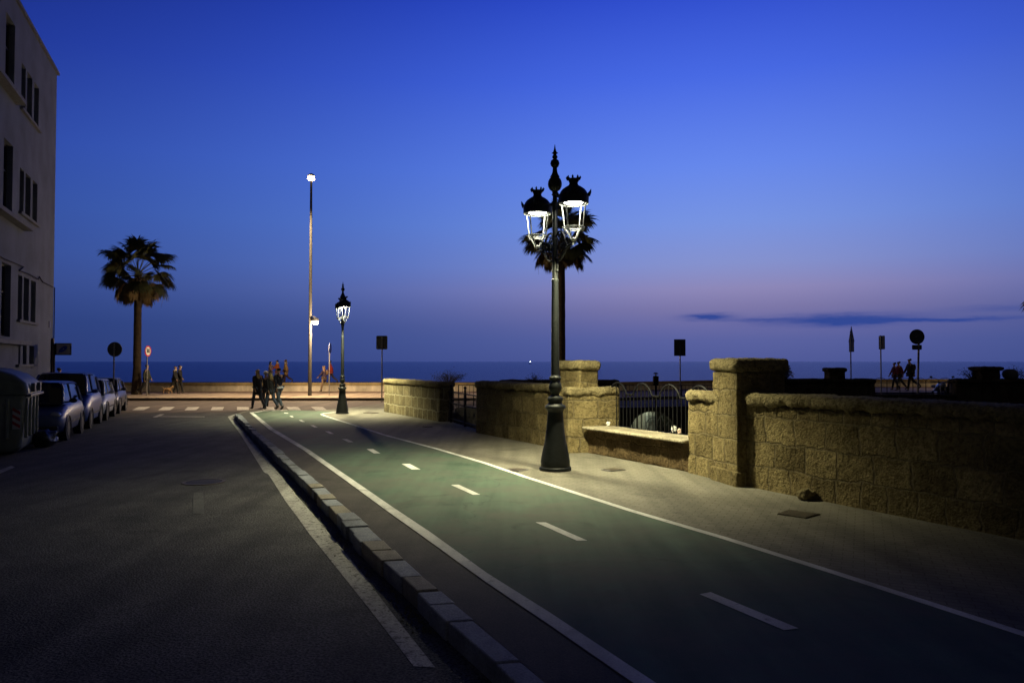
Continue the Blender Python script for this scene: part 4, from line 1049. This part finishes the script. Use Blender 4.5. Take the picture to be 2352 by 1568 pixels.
    for s_ in (-1, 1):
        MB().sphere((.20, s_ * hw * .74, .70), .15, 12, 8, (.9, .95, .62)).build('headlight', hl, root, True)
        mr = MB().tube([(xw0 + .18, s_ * hw * .84, belt + .07), (xw0 + .16, s_ * (hw + .05), belt + .09)], .025, 6).sphere((xw0 + .16, s_ * (hw + .10), belt + .12), .1, 12, 8, (.55, 1, .68)).build('mirror', dk if dark else paint, root, True)
        for x in (.72, L - .68):
            w = MB().tube([(x, s_ * (hw - .19), .30), (x, s_ * (hw + .005), .30)], [.31, .31], 24).build('wheel', M_BLACK, root, True)
            mat('wheel_rim', (.06, .06, .065), .4, .6)
            rm = MB().tube([(x, s_ * (hw - .02), .30), (x, s_ * (hw + .012), .30)], [.19, .18], 20).build('rim', MATS['wheel_rim'], w, True)
        for x in (.72, L - .68):
            MB().tube([(x + .365 * math.cos(R(a)), s_ * (hw - .005), .30 + .365 * math.sin(R(a))) for a in range(-10, 191, 20)], .03, 6).build('wheel_arch', dk, root, True)
        MB().box((L * .47, s_ * (hw + .001), .47), (L * .45, .012, .05)).build('side_trim', dk, root)
        MB().box((L - .03, s_ * hw * .72, .78), (.07, .22, .18)).build('tail_light', mat('tail_red', (.25, .01, .01), .3), root, bevel=.02)
    return root
def paint(name, c): return mat(name, c, rough=.38, coat=.12, var=.04, vscale=2)
Lx = lambda Y: -12.0 - .375 * (Y - 20.9)     # street side of the parked row
cd = math.atan2(math.cos(R(20.6)), -math.sin(R(20.6)))
for Yf, LL, WW, HH, P, lab, hood_, van_, dk_ in (
    (20.0, 3.55, 1.66, 1.56, paint('paint_blue', (.05, .08, .19)), 'blue city car with dark bumper parked nearest, just behind the container', .92, True, True),
    (23.55, 3.5, 1.74, 1.75, paint('paint_midblue', (.03, .07, .27)), 'taller blue car parked second in the row, between the nearest car and the white one', 1.0, True, False),
    (26.95, 3.5, 1.70, 1.46, paint('paint_white', (.6, .62, .64)), 'white car parked third in the row beside the building', .9, False, False),
    (30.35, 3.4, 1.66, 1.44, paint('paint_black', (.012, .012, .02)), 'dark car parked last in the row, nearest the crossing', .9, False, False)):
    sx = Lx(Yf)
    nx = Vector((math.cos(R(20.6)), math.sin(R(20.6)), 0))
    c = Vector((sx, Yf, -.15)) - nx * (WW / 2)
    car(c, cd, P, lab, LL, WW, HH, hood_, van_, dk_)

# ------------------------------------------------------------------ waste container
def container():
    c = Vector((-11.0, 17.4, -.15)); a = math.atan2(math.cos(R(24)), -math.sin(R(24)))
    r = empty('waste_container', c, 'large grey green street waste container with red and white hazard stripes', 'waste container', a)
    # local x: along street away from camera; y: + to the left of x => away from street
    L_, W_ = 1.95, 1.5
    g = mat('container_plastic', (.20, .23, .19), .55, var=.15, vscale=4, bump=.2, bscale=12)
    gd = mat('container_lid', (.10, .12, .10), .5, var=.2)
    def loft(secs, nm, m):
        mb = MB(); n = 20; vs = []
        for z, x0, x1, y0, y1, rad in secs:
            pts = rrect(x1 - x0, y1 - y0, rad, 4)
            vs += [((x0 + x1) / 2 + p[0], (y0 + y1) / 2 + p[1], z) for p in pts]; n = len(pts)
        fs = [(i * n + k, i * n + (k + 1) % n, (i + 1) * n + (k + 1) % n, (i + 1) * n + k) for i in range(len(secs) - 1) for k in range(n)]
        mb.add(vs, fs + [tuple(range(n))[::-1], tuple((len(secs) - 1) * n + k for k in range(n))])
        return mb.build(nm, m, r, True)
    loft([(.06, .14, L_ - .14, .18, W_ - .1, .15), (.16, .06, L_ - .06, .08, W_ - .04, .15), (.5, .03, L_ - .03, .05, W_, .14), (1.30, 0, L_, .0, W_ + .02, .12), (1.34, 0, L_, .0, W_ + .02, .12)], 'body', g)
    loft([(1.35, -.05, L_ + .05, -.05, W_ + .06, .12), (1.42, -.05, L_ + .05, -.05, W_ + .06, .12), (1.62, -.02, L_ + .02, .0, W_ + .02, .14), (1.80, .0, L_, .22, W_ , .16), (1.92, .03, L_ - .03, .55, W_ - .05, .18), (1.95, .1, L_ - .1, .7, W_ - .15, .15)], 'lid', gd)
    for x in (.12, .62, 1.12, 1.6): MB().box((x, .0, .82), (.07, .07, .9)).build('rib', g, r, bevel=.02)
    for y_ in (.35, 1.1): MB().box((.0, y_, .82), (.07, .07, .9)).build('rib', g, r, bevel=.02)
    MB().box((1.0, -.05, 1.33), (1.9, .1, .06)).build('lid_hinge_bar', mat('hinge_bar', (.16, .17, .19), .4, .3), r, bevel=.01)
    MB().box((.5, -.08, 1.5), (.16, .08, .2)).box((1.3, -.08, 1.5), (.16, .08, .2)).build('lid_bracket', MATS['hinge_bar'], r, bevel=.01)
    hz = MB().box((-.026, .17, .80), (.01, .15, .44)).build('hazard_plate', mat('hazard_white', (.5, .48, .46), .5), r)
    st_ = MB()
    for k in range(3):
        z0 = .60 + .15 * k
        st_.add([(-.033, .245, z0 + .10), (-.033, .095, z0), (-.033, .095, z0 + .07), (-.033, .245, z0 + .17)], [(0, 1, 2, 3)])
    st_.build('hazard_stripes', mat('hazard_red', (.35, .03, .03), .5), hz)
    for x in (.35, L_ - .35):
        for y_ in (.35, W_ - .3): MB().tube([(x - .04, y_, .09), (x + .04, y_, .09)], .09, 12).build('foot', M_BLACK, r)
    return r
container()
c = gp(107, 1026, -.15)
vs, fs = grid_box(.55, .5, .4, .05, .18)
me = bpy.data.meshes.new('rubbish_bag'); me.from_pydata([tuple(Vector((v.x * (1 - .5 * max(0, v.z - .2)), v.y, v.z)) + Vector((1, 1, 1)) * .06 * mnoise.noise(v * 7)) for v in vs], [], fs); me.update()
o = link_obj('rubbish_bag', me, None, mat('black_bag', (.015, .015, .018), .3, bump=.8, bscale=12), True); o.location = (c.x - .15, c.y + .1, -.15)
tag(o, 'black rubbish bag lying on the road between the container and the first car', 'rubbish bag')

# ------------------------------------------------------------------ palms
def palm(loc, h, crown, label, seed, lean=(0, 0), nf=50, droop=1.0, trunk_r=.27):
    rg = random.Random(seed)
    r = empty('palm_tree', loc, label, 'palm tree', 0, 'fan palms on the promenade')
    tz = h - crown * .45
    mb = MB(); N_ = 26
    pts = []; rs = []
    for i in range(N_ + 1):
        t = i / N_; pts.append((lean[0] * t * t, lean[1] * t * t, tz * t)); rs.append((trunk_r * (1.25 - .33 * min(1, t * 6) * .9) if t < .17 else trunk_r * (.92 - .08 * t)) * (1 + .03 * rg.uniform(-1, 1)))
    mb.tube(pts, rs, 16)
    mb.build('trunk', mat('palm_trunk', (.05, .034, .022), .95, var=.35, vscale=5, bump=1, bscale=18), r, True)
    c = Vector((lean[0], lean[1], tz))
    lv = MB(); dead = MB()
    for f in range(nf):
        u = f / nf
        az = f * 2.399963 + rg.uniform(-.2, .2)
        el = R(80 - 122 * u + rg.uniform(-12, 12))
        isdead = u > .68
        tgt = dead if isdead else lv
        pl = crown * (.27 + .09 * rg.random()) * (1 if not isdead else .62)
        d = Vector((math.cos(az) * math.cos(el), math.sin(az) * math.cos(el), math.sin(el)))
        # petiole with gravity bend
        P = [c + Vector((0, 0, -.25 + .3 * (1 - u)))]
        for k in range(1, 5):
            dd = d.copy(); dd.z -= .10 * k * droop * math.cos(el) * .9; dd.normalize(); P.append(P[-1] + dd * pl / 4)
        tgt.tube(P, [.03, .022, .018, .014, .012], 5)
        hub = P[-1]; fd = (P[-1] - P[-2]).normalized()
        side = fd.cross(Vector((0, 0, 1)))
        if side.length < .05: side = Vector((1, 0, 0))
        side.normalize(); side = (Matrix.Rotation(R(rg.uniform(-45, 45)), 3, fd) @ side).normalized(); upv = side.cross(fd).normalized()
        nl = 40; fan = crown * (.215 + .05 * rg.random()); spread = R(98 if not isdead else 60)
        for k in range(nl):
            a = -spread + 2 * spread * k / (nl - 1)
            ln = fan * (1 - .30 * (abs(a) / spread) ** 2) * rg.uniform(.82, 1.08)
            ld = fd * math.cos(a) + side * math.sin(a) + upv * (.16 - .22 * abs(math.cos(a)) )
            ld.normalize()
            seg = 4; p = hub.copy(); w0 = ln * .05
            wv = ld.cross(upv).normalized()
            prev = None; cur = ld.copy()
            for s_ in range(seg + 1):
                t = s_ / seg; w = w0 * (math.sin(math.pi * min(1, .12 + t * .88)) ** .8 * .9 + .04) * (1 if s_ < seg else .12)
                a_, b_ = p - wv * w, p + wv * w
                if prev is not None: tgt.add([prev[0], prev[1], b_, a_], [(0, 1, 2, 3)])
                prev = (a_, b_)
                cur = (cur + Vector((rg.uniform(-.08, .08), rg.uniform(-.08, .08), -1)) * (.10 + .62 * t * t) * droop * (1.0 if not isdead else 1.6)).normalized()
                p = p + cur * ln / seg
    lm = mat('palm_leaf', (.055, .06, .022), .6, var=.35, vscale=2.5); dm_ = mat('palm_dead_leaf', (.12, .08, .032), .8, var=.35, vscale=3)
    lv.build('crown', lm, r); dead.build('skirt', dm_, r)
    # few hanging dry strands
    hs = MB()
    for k in range(5):
        a = rg.uniform(0, 6.28); p = c + Vector((math.cos(a) * crown * .3, math.sin(a) * crown * .3, -crown * .1)); hs.tube([p, p + Vector((.05, 0, -crown * .15)), p + Vector((rg.uniform(-.1, .1), 0, -crown * rg.uniform(.2, .34)))], [.015, .012, .004], 4)
    hs.build('dry_strands', dm_, r)
    return r
b = gp(314, 905.5)
palm(b, zat(550, b.y), 4.6, 'fan palm with shaggy lit crown standing on the promenade at the left', 5, trunk_r=.245, droop=1.4)
palm((base_at(1289, 47).x, 47, 0), zat(470, 47), 5.0, 'fan palm whose dark crown shows behind the tall lamp lanterns', 11, trunk_r=.29)
palm((base_at(2462, 42).x, 42, .3), zat(610, 42), 4.4, 'fan palm just outside the right edge with leaf tips entering the frame', 17)

# ------------------------------------------------------------------ shrubs
def shrub(loc, sz, label, seed, n=700, name='shrub', col=(.03, .035, .02), leaf=.05, twig=26, cat='bush'):
    rg = random.Random(seed); r = empty(name, loc, label, cat)
    tw = MB(); lf = MB()
    tips = []
    for k in range(twig):
        a = rg.uniform(0, 6.28); rad = rg.uniform(.1, 1) ; hgt = sz[2] * rg.uniform(.55, 1.1) * (1 - .35 * rad)
        e = Vector((math.cos(a) * rad * sz[0] / 2, math.sin(a) * rad * sz[1] / 2, hgt))
        m_ = e * .55 + Vector((rg.uniform(-.1, .1), rg.uniform(-.1, .1), .05))
        tw.tube([(0 + e.x * .15, e.y * .15, 0), m_, e], [.016, .010, .003], 4); tips.append((m_, e))
    for k in range(n):
        m_, e = rg.choice(tips); t = rg.random(); p = m_.lerp(e, t) + Vector([rg.gauss(0, .07 * sz[0] ** .5) for _ in range(3)])
        if p.z < 0.02: p.z = .05
        q = Vector([rg.gauss(0, 1) for _ in range(3)]).normalized(); s_ = q.orthogonal().normalized(); l = leaf * rg.uniform(.6, 1.4)
        lf.add([p, p + q * l * .5 + s_ * l * .22, p + q * l, p + q * l * .5 - s_ * l * .22], [(0, 1, 2, 3)])
    tw.build('twigs', mat('twig_bark', (.04, .03, .02), .9), r); lf.build('foliage', mat('leaf_%d' % seed, col, .7, var=.3), r)
    return r
shrub((base_at(1028, 52.6).x, 52.6, .4), (2.9, 1.4, .95), 'low twiggy bush rising over the parapet above the iron gate', 41, 900, leaf=.08, twig=60)
shrub((base_at(1228, 53).x, 53, .4), (1.6, 1.0, .75), 'small sparse bush over the parapet just left of the tall lamp', 42, 260, leaf=.07, twig=30)
shrub((base_at(1800, 25.3).x, 25.3, 1.3), (.5, .5, .55), 'pale grey leaved plant behind the near pillar coping', 43, 420, leaf=.09, col=(.16, .16, .16), twig=22)
shrub((base_at(2238, 25.9).x, 25.9, 1.28), (1.1, .6, .45), 'dark bush left of the overgrown pillar at right', 44, 500, leaf=.05)
shrub((base_at(2330, 25.9).x, 25.9, 1.28), (1.0, .6, .5), 'dark bush right of the overgrown pillar at the frame edge', 45, 500, leaf=.05)
shrub((base_at(1050, 26.0).x, 26.0, -1.2), (1.8, 1.2, 1.7), 'dark shrub in the garden behind the iron gate', 46, 1200, leaf=.09, twig=50)
# rounded pale boulder beside the right pillar
vs, fs = grid_box(.42, .4, .34, .05, .15)
me = bpy.data.meshes.new('rounded_stone'); me.from_pydata([tuple(v) for v in vs], [], fs); me.uv_layers.new(name='UVMap')
o = link_obj('rounded_stone', me, None, mat('grey_round', (.1, .1, .1), .8, var=.2), True); o.location = (base_at(2319, 25.6).x, 25.6, 1.36)
tag(o, 'rounded grey stone on the dark wall at the right frame edge', 'stone')
# litter on the bench
for (px, py, s_, lab) in ((1397, 977, .045, 'small white crumpled paper at the left end of the bench'), (1548, 991, .06, 'white crumpled paper on the right of the bench slab'), (1561, 994, .045, 'pinkish paper scrap beside the white paper on the bench')):
    c = gp(px, py, .585)
    vs, fs = grid_box(s_ * 1.6, s_ * 1.3, s_ * 1.8, s_ * .4, s_ * .3)
    me = bpy.data.meshes.new('crumpled_paper'); me.from_pydata([tuple(v + Vector((1, .6, .8)) * s_ * .5 * mnoise.noise(v * 30)) for v in vs], [], fs); me.update()
    o = link_obj('crumpled_paper', me, None, mat('paper_%s' % ('pink' if 'pink' in lab else 'white'), (.7, .5, .4) if 'pink' in lab else (.8, .8, .76), .8)); o.location = c
    tag(o, lab, 'litter')

# ------------------------------------------------------------------ people
def skin_mesh(pts, edges, rad, name, m, parent, root=0, sub=1):
    me = bpy.data.meshes.new(name); me.from_pydata([tuple(p) for p in pts], edges, []); me.update()
    o = bpy.data.objects.new(name, me); COL.objects.link(o)
    md = o.modifiers.new('Skin', 'SKIN'); md.use_smooth_shade = True; md.branch_smoothing = .4
    sk = me.skin_vertices[0].data
    for i, r_ in enumerate(rad):
        sk[i].radius = r_ if isinstance(r_, tuple) else (r_, r_); sk[i].use_root = (i == root)
    s_ = o.modifiers.new('Sub', 'SUBSURF'); s_.levels = sub; s_.render_levels = sub
    dg = context.evaluated_depsgraph_get(); me2 = bpy.data.meshes.new_from_object(o.evaluated_get(dg)); me2.name = name
    bpy.data.objects.remove(o); bpy.data.meshes.remove(me)
    for p in me2.polygons: p.use_smooth = True
    me2.materials.clear()
    return link_obj(name, me2, parent, m)
SKINM = mat('skin', (.42, .26, .19), .6, var=.05)
def limb(hip, ang1, ang2, l1, l2, y1=0, y2=0):
    """thigh/shin angles from straight down, + = forward"""
    k = hip + Vector((math.sin(ang1) * l1, y1, -math.cos(ang1) * l1)); a = k + Vector((math.sin(ang2) * l2, y2, -math.cos(ang2) * l2))
    return k, a
def person(loc, face, label, H=1.7, coat=(.02, .02, .025), legs=(.03, .035, .05), hair=(.02, .015, .01), hairlen=0, coatlen=.45, stride=(24, 18, -18, -48), arms=((-18, -6), (20, 35)), bag=None, scarf=None, shoes=(.02, .018, .015), boots=None, cap=None, backpack=None, skirt=False, mask=False, hem=None, turn=0.0, sit=False, group=None, width=1.0):
    s = H / 1.75
    r = empty('person', loc, label, 'person', face, group, s)
    key = '%.3f_%.3f_%.3f' % coat
    mc = mat('cloth_' + key, coat, .9, var=.15, bump=.4, bscale=20); ml = mat('cloth_%.3f_%.3f_%.3f' % legs, legs, .9, var=.15, bump=.3); ms = mat('shoe_%.3f_%.3f' % shoes[:2], shoes, .6)
    pel = Vector((0, 0, .93)); V = Vector
    sp1, chest, neck, chin, hc, ht = V((.0, 0, 1.12)), V((.015, 0, 1.32)), V((.02, 0, 1.47)), V((.045, 0, 1.53)), V((.04, 0, 1.63)), V((.03, 0, 1.70))
    nose = V((.145, 0, 1.615)); noseb = V((.09, 0, 1.62))
    pts = [pel, sp1, chest, neck, chin, hc, ht, noseb, nose]; E = [(0, 1), (1, 2), (2, 3), (3, 4), (4, 5), (5, 6), (5, 7), (7, 8)]
    rad = [(.15, .11), (.125, .1), (.15, .11), (.055, .06), (.062, .07), (.083, .092), (.05, .06), (.05, .05), (.011, .014)]
    legj = []
    for sy, (a1, a2) in ((1, stride[0:2]), (-1, stride[2:4])):
        hip = V((0, sy * .09, .88)); k, an = limb(hip, R(a1), R(a2), .43, .41)
        fd = R(a2) if a2 < -30 else 0
        toe = an + V((math.cos(fd) * .15, 0, -.055 + math.sin(fd) * .13)); heel = an + V((-.03, 0, -.045))
        i = len(pts); pts += [hip, k, an, heel, toe]; E += [(0, i), (i, i + 1), (i + 1, i + 2), (i + 2, i + 3), (i + 3, i + 4)]
        rad += [.085, .056, .038, .036, .026]; legj.append((hip, k, an, heel, toe))
    armj = []
    for sy, (a1, a2) in ((1, arms[0]), (-1, arms[1])):
        sh = V((.01, sy * .165 * width, 1.40)); el, wr_ = limb(sh, R(a1), R(a2), .29, .25, sy * .05, -sy * .03)
        hd = wr_ + (wr_ - el).normalized() * .07
        i = len(pts); pts += [sh, el, wr_, hd]; E += [(2, i), (i, i + 1), (i + 1, i + 2), (i + 2, i + 3)]; rad += [.052, .036, .025, (.036, .018)]
        dirv = (wr_ - el).normalized(); sd = V((0, 1, 0)).cross(dirv).normalized()
        for q, ln in ((-.03, .07), (-.01, .082), (.01, .078), (.03, .06)):
            j = len(pts); b0 = hd + sd * q * .9 + dirv * .02; pts += [b0, b0 + dirv * ln * .5 + V((0, -sy * .012, 0)), b0 + dirv * ln * .8 + V((0, -sy * .035, 0))]; E += [(i + 3, j), (j, j + 1), (j + 1, j + 2)]; rad += [.0095, .009, .008]
        j = len(pts); b0 = wr_ + dirv * .03 + sd * .035; pts += [b0, b0 + dirv * .04 + sd * .02]; E += [(i + 2, j), (j, j + 1)]; rad += [.011, .009]
        armj.append((sh, el, wr_))
    skin_mesh(pts, E, rad, 'body', SKINM, r)
    # jacket / coat
    cl = coatlen
    P = [pel + V((0, 0, .02)), sp1, chest, neck + V((0, 0, -.03))]; Q = [(0, 1), (1, 2), (2, 3)]; RR = [(.20 * width, .155), (.175 * width, .145), (.19 * width, .15), .085]
    if cl > .3:
        P.append(V((-.01, 0, .93 - (cl - .25)))); Q.append((0, 4)); RR.append((.215 * width, .17))
    for (sh, el, wr_) in armj:
        i = len(P); P += [sh, el, wr_]; Q += [(2, i), (i, i + 1), (i + 1, i + 2)]; RR += [.078, .062, .048]
    skin_mesh(P, Q, RR, 'coat', mc, r)
    P = [pel]; Q = []; RR = [(.155, .125)]
    for (hip, k, an, heel, toe) in legj:
        i = len(P); P += [hip, k, an]; Q += [(0, i), (i, i + 1), (i + 1, i + 2)]; RR += [.105, .078, .06]
    if not skirt: skin_mesh(P, Q, RR, 'trousers', ml, r)
    else:
        MB().lathe([(.22, .52), (.20, .7), (.17, .95)], 18).build('skirt', ml, r, True)
    for (hip, k, an, heel, toe) in legj:
        top = an.lerp(k, .05 if not boots else .75)
        skin_mesh([top, an, heel, toe], [(0, 1), (1, 2), (2, 3)], [.05 if not boots else .075, .055, .05, .042], 'shoe' if not boots else 'boot', ms if not boots else mat('boot_leather', boots, .5), r)
    # hair
    hm = mat('hair_%.3f_%.3f' % hair[:2], hair, .75, var=.3, vscale=20, bump=.6, bscale=60)
    hp = [hc + V((-.01, 0, .055)), hc + V((-.045, 0, .01)), hc + V((-.06, 0, -.05))]; hr = [(.095, .1), (.1, .095), (.08, .06)]
    if hairlen: hp += [hc + V((-.085, 0, -.17)), hc + V((-.10, 0, -.17 - hairlen))]; hr += [(.115, .06), (.10, .045)]
    skin_mesh(hp, [(i, i + 1) for i in range(len(hp) - 1)], hr, 'hair', hm, r)
    if cap: MB().lathe([(.105, 1.62), (.112, 1.66), (.10, 1.72), (.06, 1.765), (.001, 1.775)], 16, (.02, 0, 0), cap=False).build('cap', mat('cap_%.2f' % cap[0], cap, .8), r, True)
    for sy in (1, -1):
        MB().sphere((.118, sy * .032, 1.635), .011, 8, 6).build('eye', M_INK, r)
    if mask: MB().sphere((.105, 0, 1.585), .052, 10, 8, (.7, 1, .85)).build('face_mask', mat('mask_white', (.6, .65, .68), .8), r, True)
    if scarf: MB().tube([(.02 + .095 * math.cos(2 * math.pi * k / 14), .095 * math.sin(2 * math.pi * k / 14), 1.475) for k in range(15)], .032, 8).build('collar', mat('collar_%.2f' % scarf[0], scarf, .9), r, True)
    if hem: MB().lathe([(.205, .86), (.20, .92), (.18, .95)], 18, cap=False).build('shirt_hem', mat('hem_white', hem, .8), r, True)
    if bag:
        MB().box((-.02, -.25, .86), (.24, .1, .2)).build('handbag', mat('bag_%.2f' % bag[0], bag, .6), r, bevel=.03)
        MB().tube([(.0, -.25, .95), (-.16, -.12, 1.2), (-.14, .1, 1.45), (.02, .16, 1.47)], .012, 6).build('bag_strap', MATS['bag_%.2f' % bag[0]], r)
    if backpack: rb = MB().sphere((-.21, 0, 1.24), .14, 14, 10, (.6, .95, 1.3)).build('backpack', mat('pack_%.2f' % backpack[0], backpack, .8), r, True)
    return r
EAST, WEST, AWAY = 0.0, math.pi, math.pi / 2
def pp(px, py, z=0.0): p = gp(px, py, z); return p
GA = 'people crossing toward the sea'
jean = (.07, .09, .12)
person(pp(591, 938, -.02), R(142), 'woman in dark coat with long fair hair seen from behind, leftmost of the crossing group', 1.68, hair=(.34, .24, .12), hairlen=.22, coatlen=.62, legs=jean, group=GA, stride=(22, 10, -16, -40), width=1.1)
person(pp(621, 940, -.02), R(144), 'shorter woman with blonde bob and shoulder bag in the crossing group', 1.56, hair=(.62, .48, .22), hairlen=.12, coatlen=.5, legs=(.05, .07, .11), bag=(.12, .05, .03), group=GA, stride=(22, 14, -18, -44), width=1.05)
person(pp(640, 939, -.02), R(146), 'man in navy jacket over white shirt hem, rightmost of the crossing group', 1.74, coat=(.012, .014, .03), hair=(.012, .01, .012), coatlen=.28, legs=jean, hem=(.55, .58, .65), group=GA, stride=(-14, -36, 20, 12), width=1.12)
person(pp(610, 934.5, -.1), R(108), 'person with grey cap half hidden in the middle of the crossing group', 1.60, cap=(.3, .3, .32), coatlen=.5, group=GA)
# on the raised sea walkway
W0 = .4
person((base_at(621, 55).x, 55, W0), EAST, 'dark haired woman in beige top and face mask behind the crossing group', 1.60, coat=(.38, .27, .22), hair=(.015, .012, .012), hairlen=.1, coatlen=.3, legs=(.1, .1, .12), mask=True, arms=((60, 120), (10, 40)))
person((base_at(638, 54.6).x, 54.6, W0), WEST, 'man in orange jacket with white collar on the sea walkway', 1.70, coat=(.55, .14, .03), hair=(.015, .012, .01), coatlen=.34, scarf=(.7, .68, .6), legs=(.25, .27, .32), arms=((30, 60), (5, 20)))
person((base_at(657, 54.2).x, 54.2, W0), WEST, 'woman in tan coat with brown hair walking left on the sea walkway', 1.74, coat=(.42, .25, .09), hair=(.2, .12, .07), hairlen=.06, coatlen=.62, scarf=(.7, .66, .55), legs=(.06, .03, .03), stride=(6, 4, -10, -62))
person(pp(744, 898.5), WEST, 'woman in dark purple coat and boots with brown backpack walking left below the parapet', 1.72, coat=(.04, .022, .05), hair=(.22, .13, .07), hairlen=.12, coatlen=.55, legs=(.2, .13, .08), boots=(.03, .02, .015), backpack=(.2, .12, .06), bag=(.18, .09, .05), stride=(16, 6, -12, -20), arms=((30, 45), (-12, 0)))
person((base_at(759.5, 54).x, 54, W0), WEST, 'person in red puffer jacket walking left on the sea walkway', 1.66, coat=(.55, .055, .03), hair=(.03, .02, .015), coatlen=.32, legs=(.08, .06, .06), stride=(8, 6, -22, -52), width=1.15)
# left of the promenade
person(pp(336, 906), EAST, 'man in dark green jacket walking right between the palm and the speed sign', 1.80, coat=(.04, .045, .035), coatlen=.42, legs=(.012, .012, .015), stride=(8, 4, -20, -55), arms=((10, 30), (-14, 8)))
person(pp(401.5, 904), EAST, 'man in dark suit with pale shirt front walking a dog on the promenade', 1.70, coat=(.015, .015, .015), scarf=(.55, .5, .4), hair=(.16, .1, .06), coatlen=.45, legs=(.012, .012, .012), stride=(14, 8, -20, -50), arms=((-10, -20), (12, 25)))
person(pp(412, 902.5), EAST, 'man with face mask walking on the far side of the man with the dog', 1.76, coat=(.018, .018, .022), hair=(.02, .015, .012), mask=True, coatlen=.5, legs=(.015, .015, .018), stride=(14, 8, -18, -30))
person((base_at(136, 34).x, 34, -.1), AWAY, 'person in dark clothes whose head shows over the parked cars', 1.82, coat=(.015, .015, .018))
# right
person((base_at(2055, 45).x, 45, .3), WEST, 'slim person in dark red jacket, left one of the couple behind the garden fence', 1.64, coat=(.08, .012, .02), coatlen=.4, legs=(.015, .015, .02), stride=(20, 10, -16, -28))
person((base_at(2065, 44.4).x, 44.4, .3), WEST, 'person in red jacket, right one of the couple behind the garden fence', 1.70, coat=(.12, .015, .02), coatlen=.45, legs=(.05, .05, .045), stride=(18, 10, -28, -40))
person((base_at(2090, 43.4).x, 43.4, .3), WEST, 'tall man with dark backpack walking left behind the round sign post', 1.86, coat=(.015, .013, .02), backpack=(.02, .018, .02), coatlen=.35, legs=(.012, .012, .015), stride=(16, 8, -30, -58))
person((base_at(2180, 27.2).x, 27.2, -.35), AWAY, 'hooded person in dark clothes standing behind the garden fence at right', 1.72, coat=(.012, .012, .012), hairlen=.2, hair=(.05, .04, .03), coatlen=.7, width=1.2)

# dog
def dog():
    p = pp(385, 904.5); r = empty('dog', p, 'small tan dog walking behind the two men on the promenade', 'dog', EAST)
    V = Vector; pts = [V((-.16, 0, .30)), V((0, 0, .29)), V((.16, 0, .31)), V((.24, 0, .39)), V((.30, 0, .44)), V((.38, 0, .42)), V((-.24, 0, .34)), V((-.33, 0, .42))]
    E = [(0, 1), (1, 2), (2, 3), (3, 4), (4, 5), (0, 6), (6, 7)]; rad = [.075, .08, .095, .055, .055, .025, .025, .015]
    for x, base_ in ((.16, 2), (-.16, 0)):
        for sy in (1, -1):
            i = len(pts); off = .05 * sy
            mid_ = V((x + off + (-.04 if x < 0 else .0), sy * .06, .17)); pts += [V((x, sy * .055, .26)), mid_, V((x + off * 1.5 + (.03 if x < 0 else 0), sy * .06, .10)), V((x + off * 1.5 + .02, sy * .06, .02))]
            E += [(base_, i), (i, i + 1), (i + 1, i + 2), (i + 2, i + 3)]; rad += [.045, .028, .02, .022]
    for sy in (1, -1):
        i = len(pts); pts += [V((.28, sy * .04, .50))]; E += [(4, i)]; rad += [.015]
    skin_mesh(pts, E, rad, 'body', mat('dog_fur', (.34, .2, .09), .9, var=.3, bump=.6), r, root=1)
    MB().sphere((.405, 0, .42), .014).build('nose', M_INK, r)
dog()
# motorcycle parked behind the fence, seen from the front
def moto():
    r = empty('motorcycle', (base_at(2156, 27.4).x, 27.4, .33), 'parked motorcycle with glinting front seen through the garden fence', 'motorcycle', R(-105))
    dk = mat('moto_paint', (.02, .02, .022), .3, coat=.5)
    for x in (-.62, .62):
        w = torus(.25, .06, 24, 8, (x, 0, .30)).build('wheel', M_BLACK, r, True)
        MB().tube([(x, -.03, .30), (x, .03, .30)], .14, 14).build('rim', M_GALV, w)
    MB().tube([(-.4, 0, .55), (-.1, 0, .62), (.2, 0, .72), (.4, 0, .78)], [.12, .13, .16, .08], 10).build('tank', dk, r, True)
    MB().box((-.35, 0, .72), (.55, .24, .10)).build('seat', M_BLACK, r, bevel=.04)
    MB().box((0, 0, .42), (.42, .26, .3)).build('engine', M_GALV, r, bevel=.04)
    MB().tube([(.62, .08, .30), (.42, .08, .86)], .022, 8).tube([(.62, -.08, .30), (.42, -.08, .86)], .022, 8).build('fork', M_GALV, r)
    hb = MB().tube([(.3, .36, .92), (.42, .12, .9), (.42, -.12, .9), (.3, -.36, .92)], .016, 8).build('handlebar', M_GALV, r)
    MB().sphere((.5, 0, .80), .10, 12, 8).build('headlight', mat('headlight_glass', (.35, .38, .42), .12), r, True)
    for s_ in (-1, 1):
        MB().tube([(.36, s_ * .3, .92), (.38, s_ * .34, 1.06)], .008, 5).sphere((.38, s_ * .35, 1.08), .05, 10, 6, (.3, 1, .7)).build('mirror', M_GALV, r, True)
moto()
# platform under the motorcycle and hooded person (garden terrace)
o = MB().box((15.4, 28.6, -.46), (9.5, 5.0, 1.5)).build('garden_terrace', M_SOIL); o['kind'] = 'structure'

# ship far out with its light
r = empty('ship', (at(1218, 829, 1800).x, 1800, -4), 'tiny ship with a white light on the sea horizon', 'ship')
MB().prism([(-3.2, .9), (3.4, .9), (2.6, -.2), (-2.6, -.2)], -1, 1).build('hull', mat('hull_dark', (.02, .03, .06), .6), r)
MB().box((-.8, 0, 1.6), (1.6, 1.4, 1.4)).build('cabin', MATS['hull_dark'], r)
MB().tube([(0, 0, 1), (0, 0, 6.2)], .08, 6).build('mast', MATS['hull_dark'], r)
MB().sphere((0, 0, 5.6), .75, 10, 8, (1.5, 1, .9)).build('mast_light', mat('ship_light', (1, 1, 1), emis=(.85, .95, 1), estr=12), r)
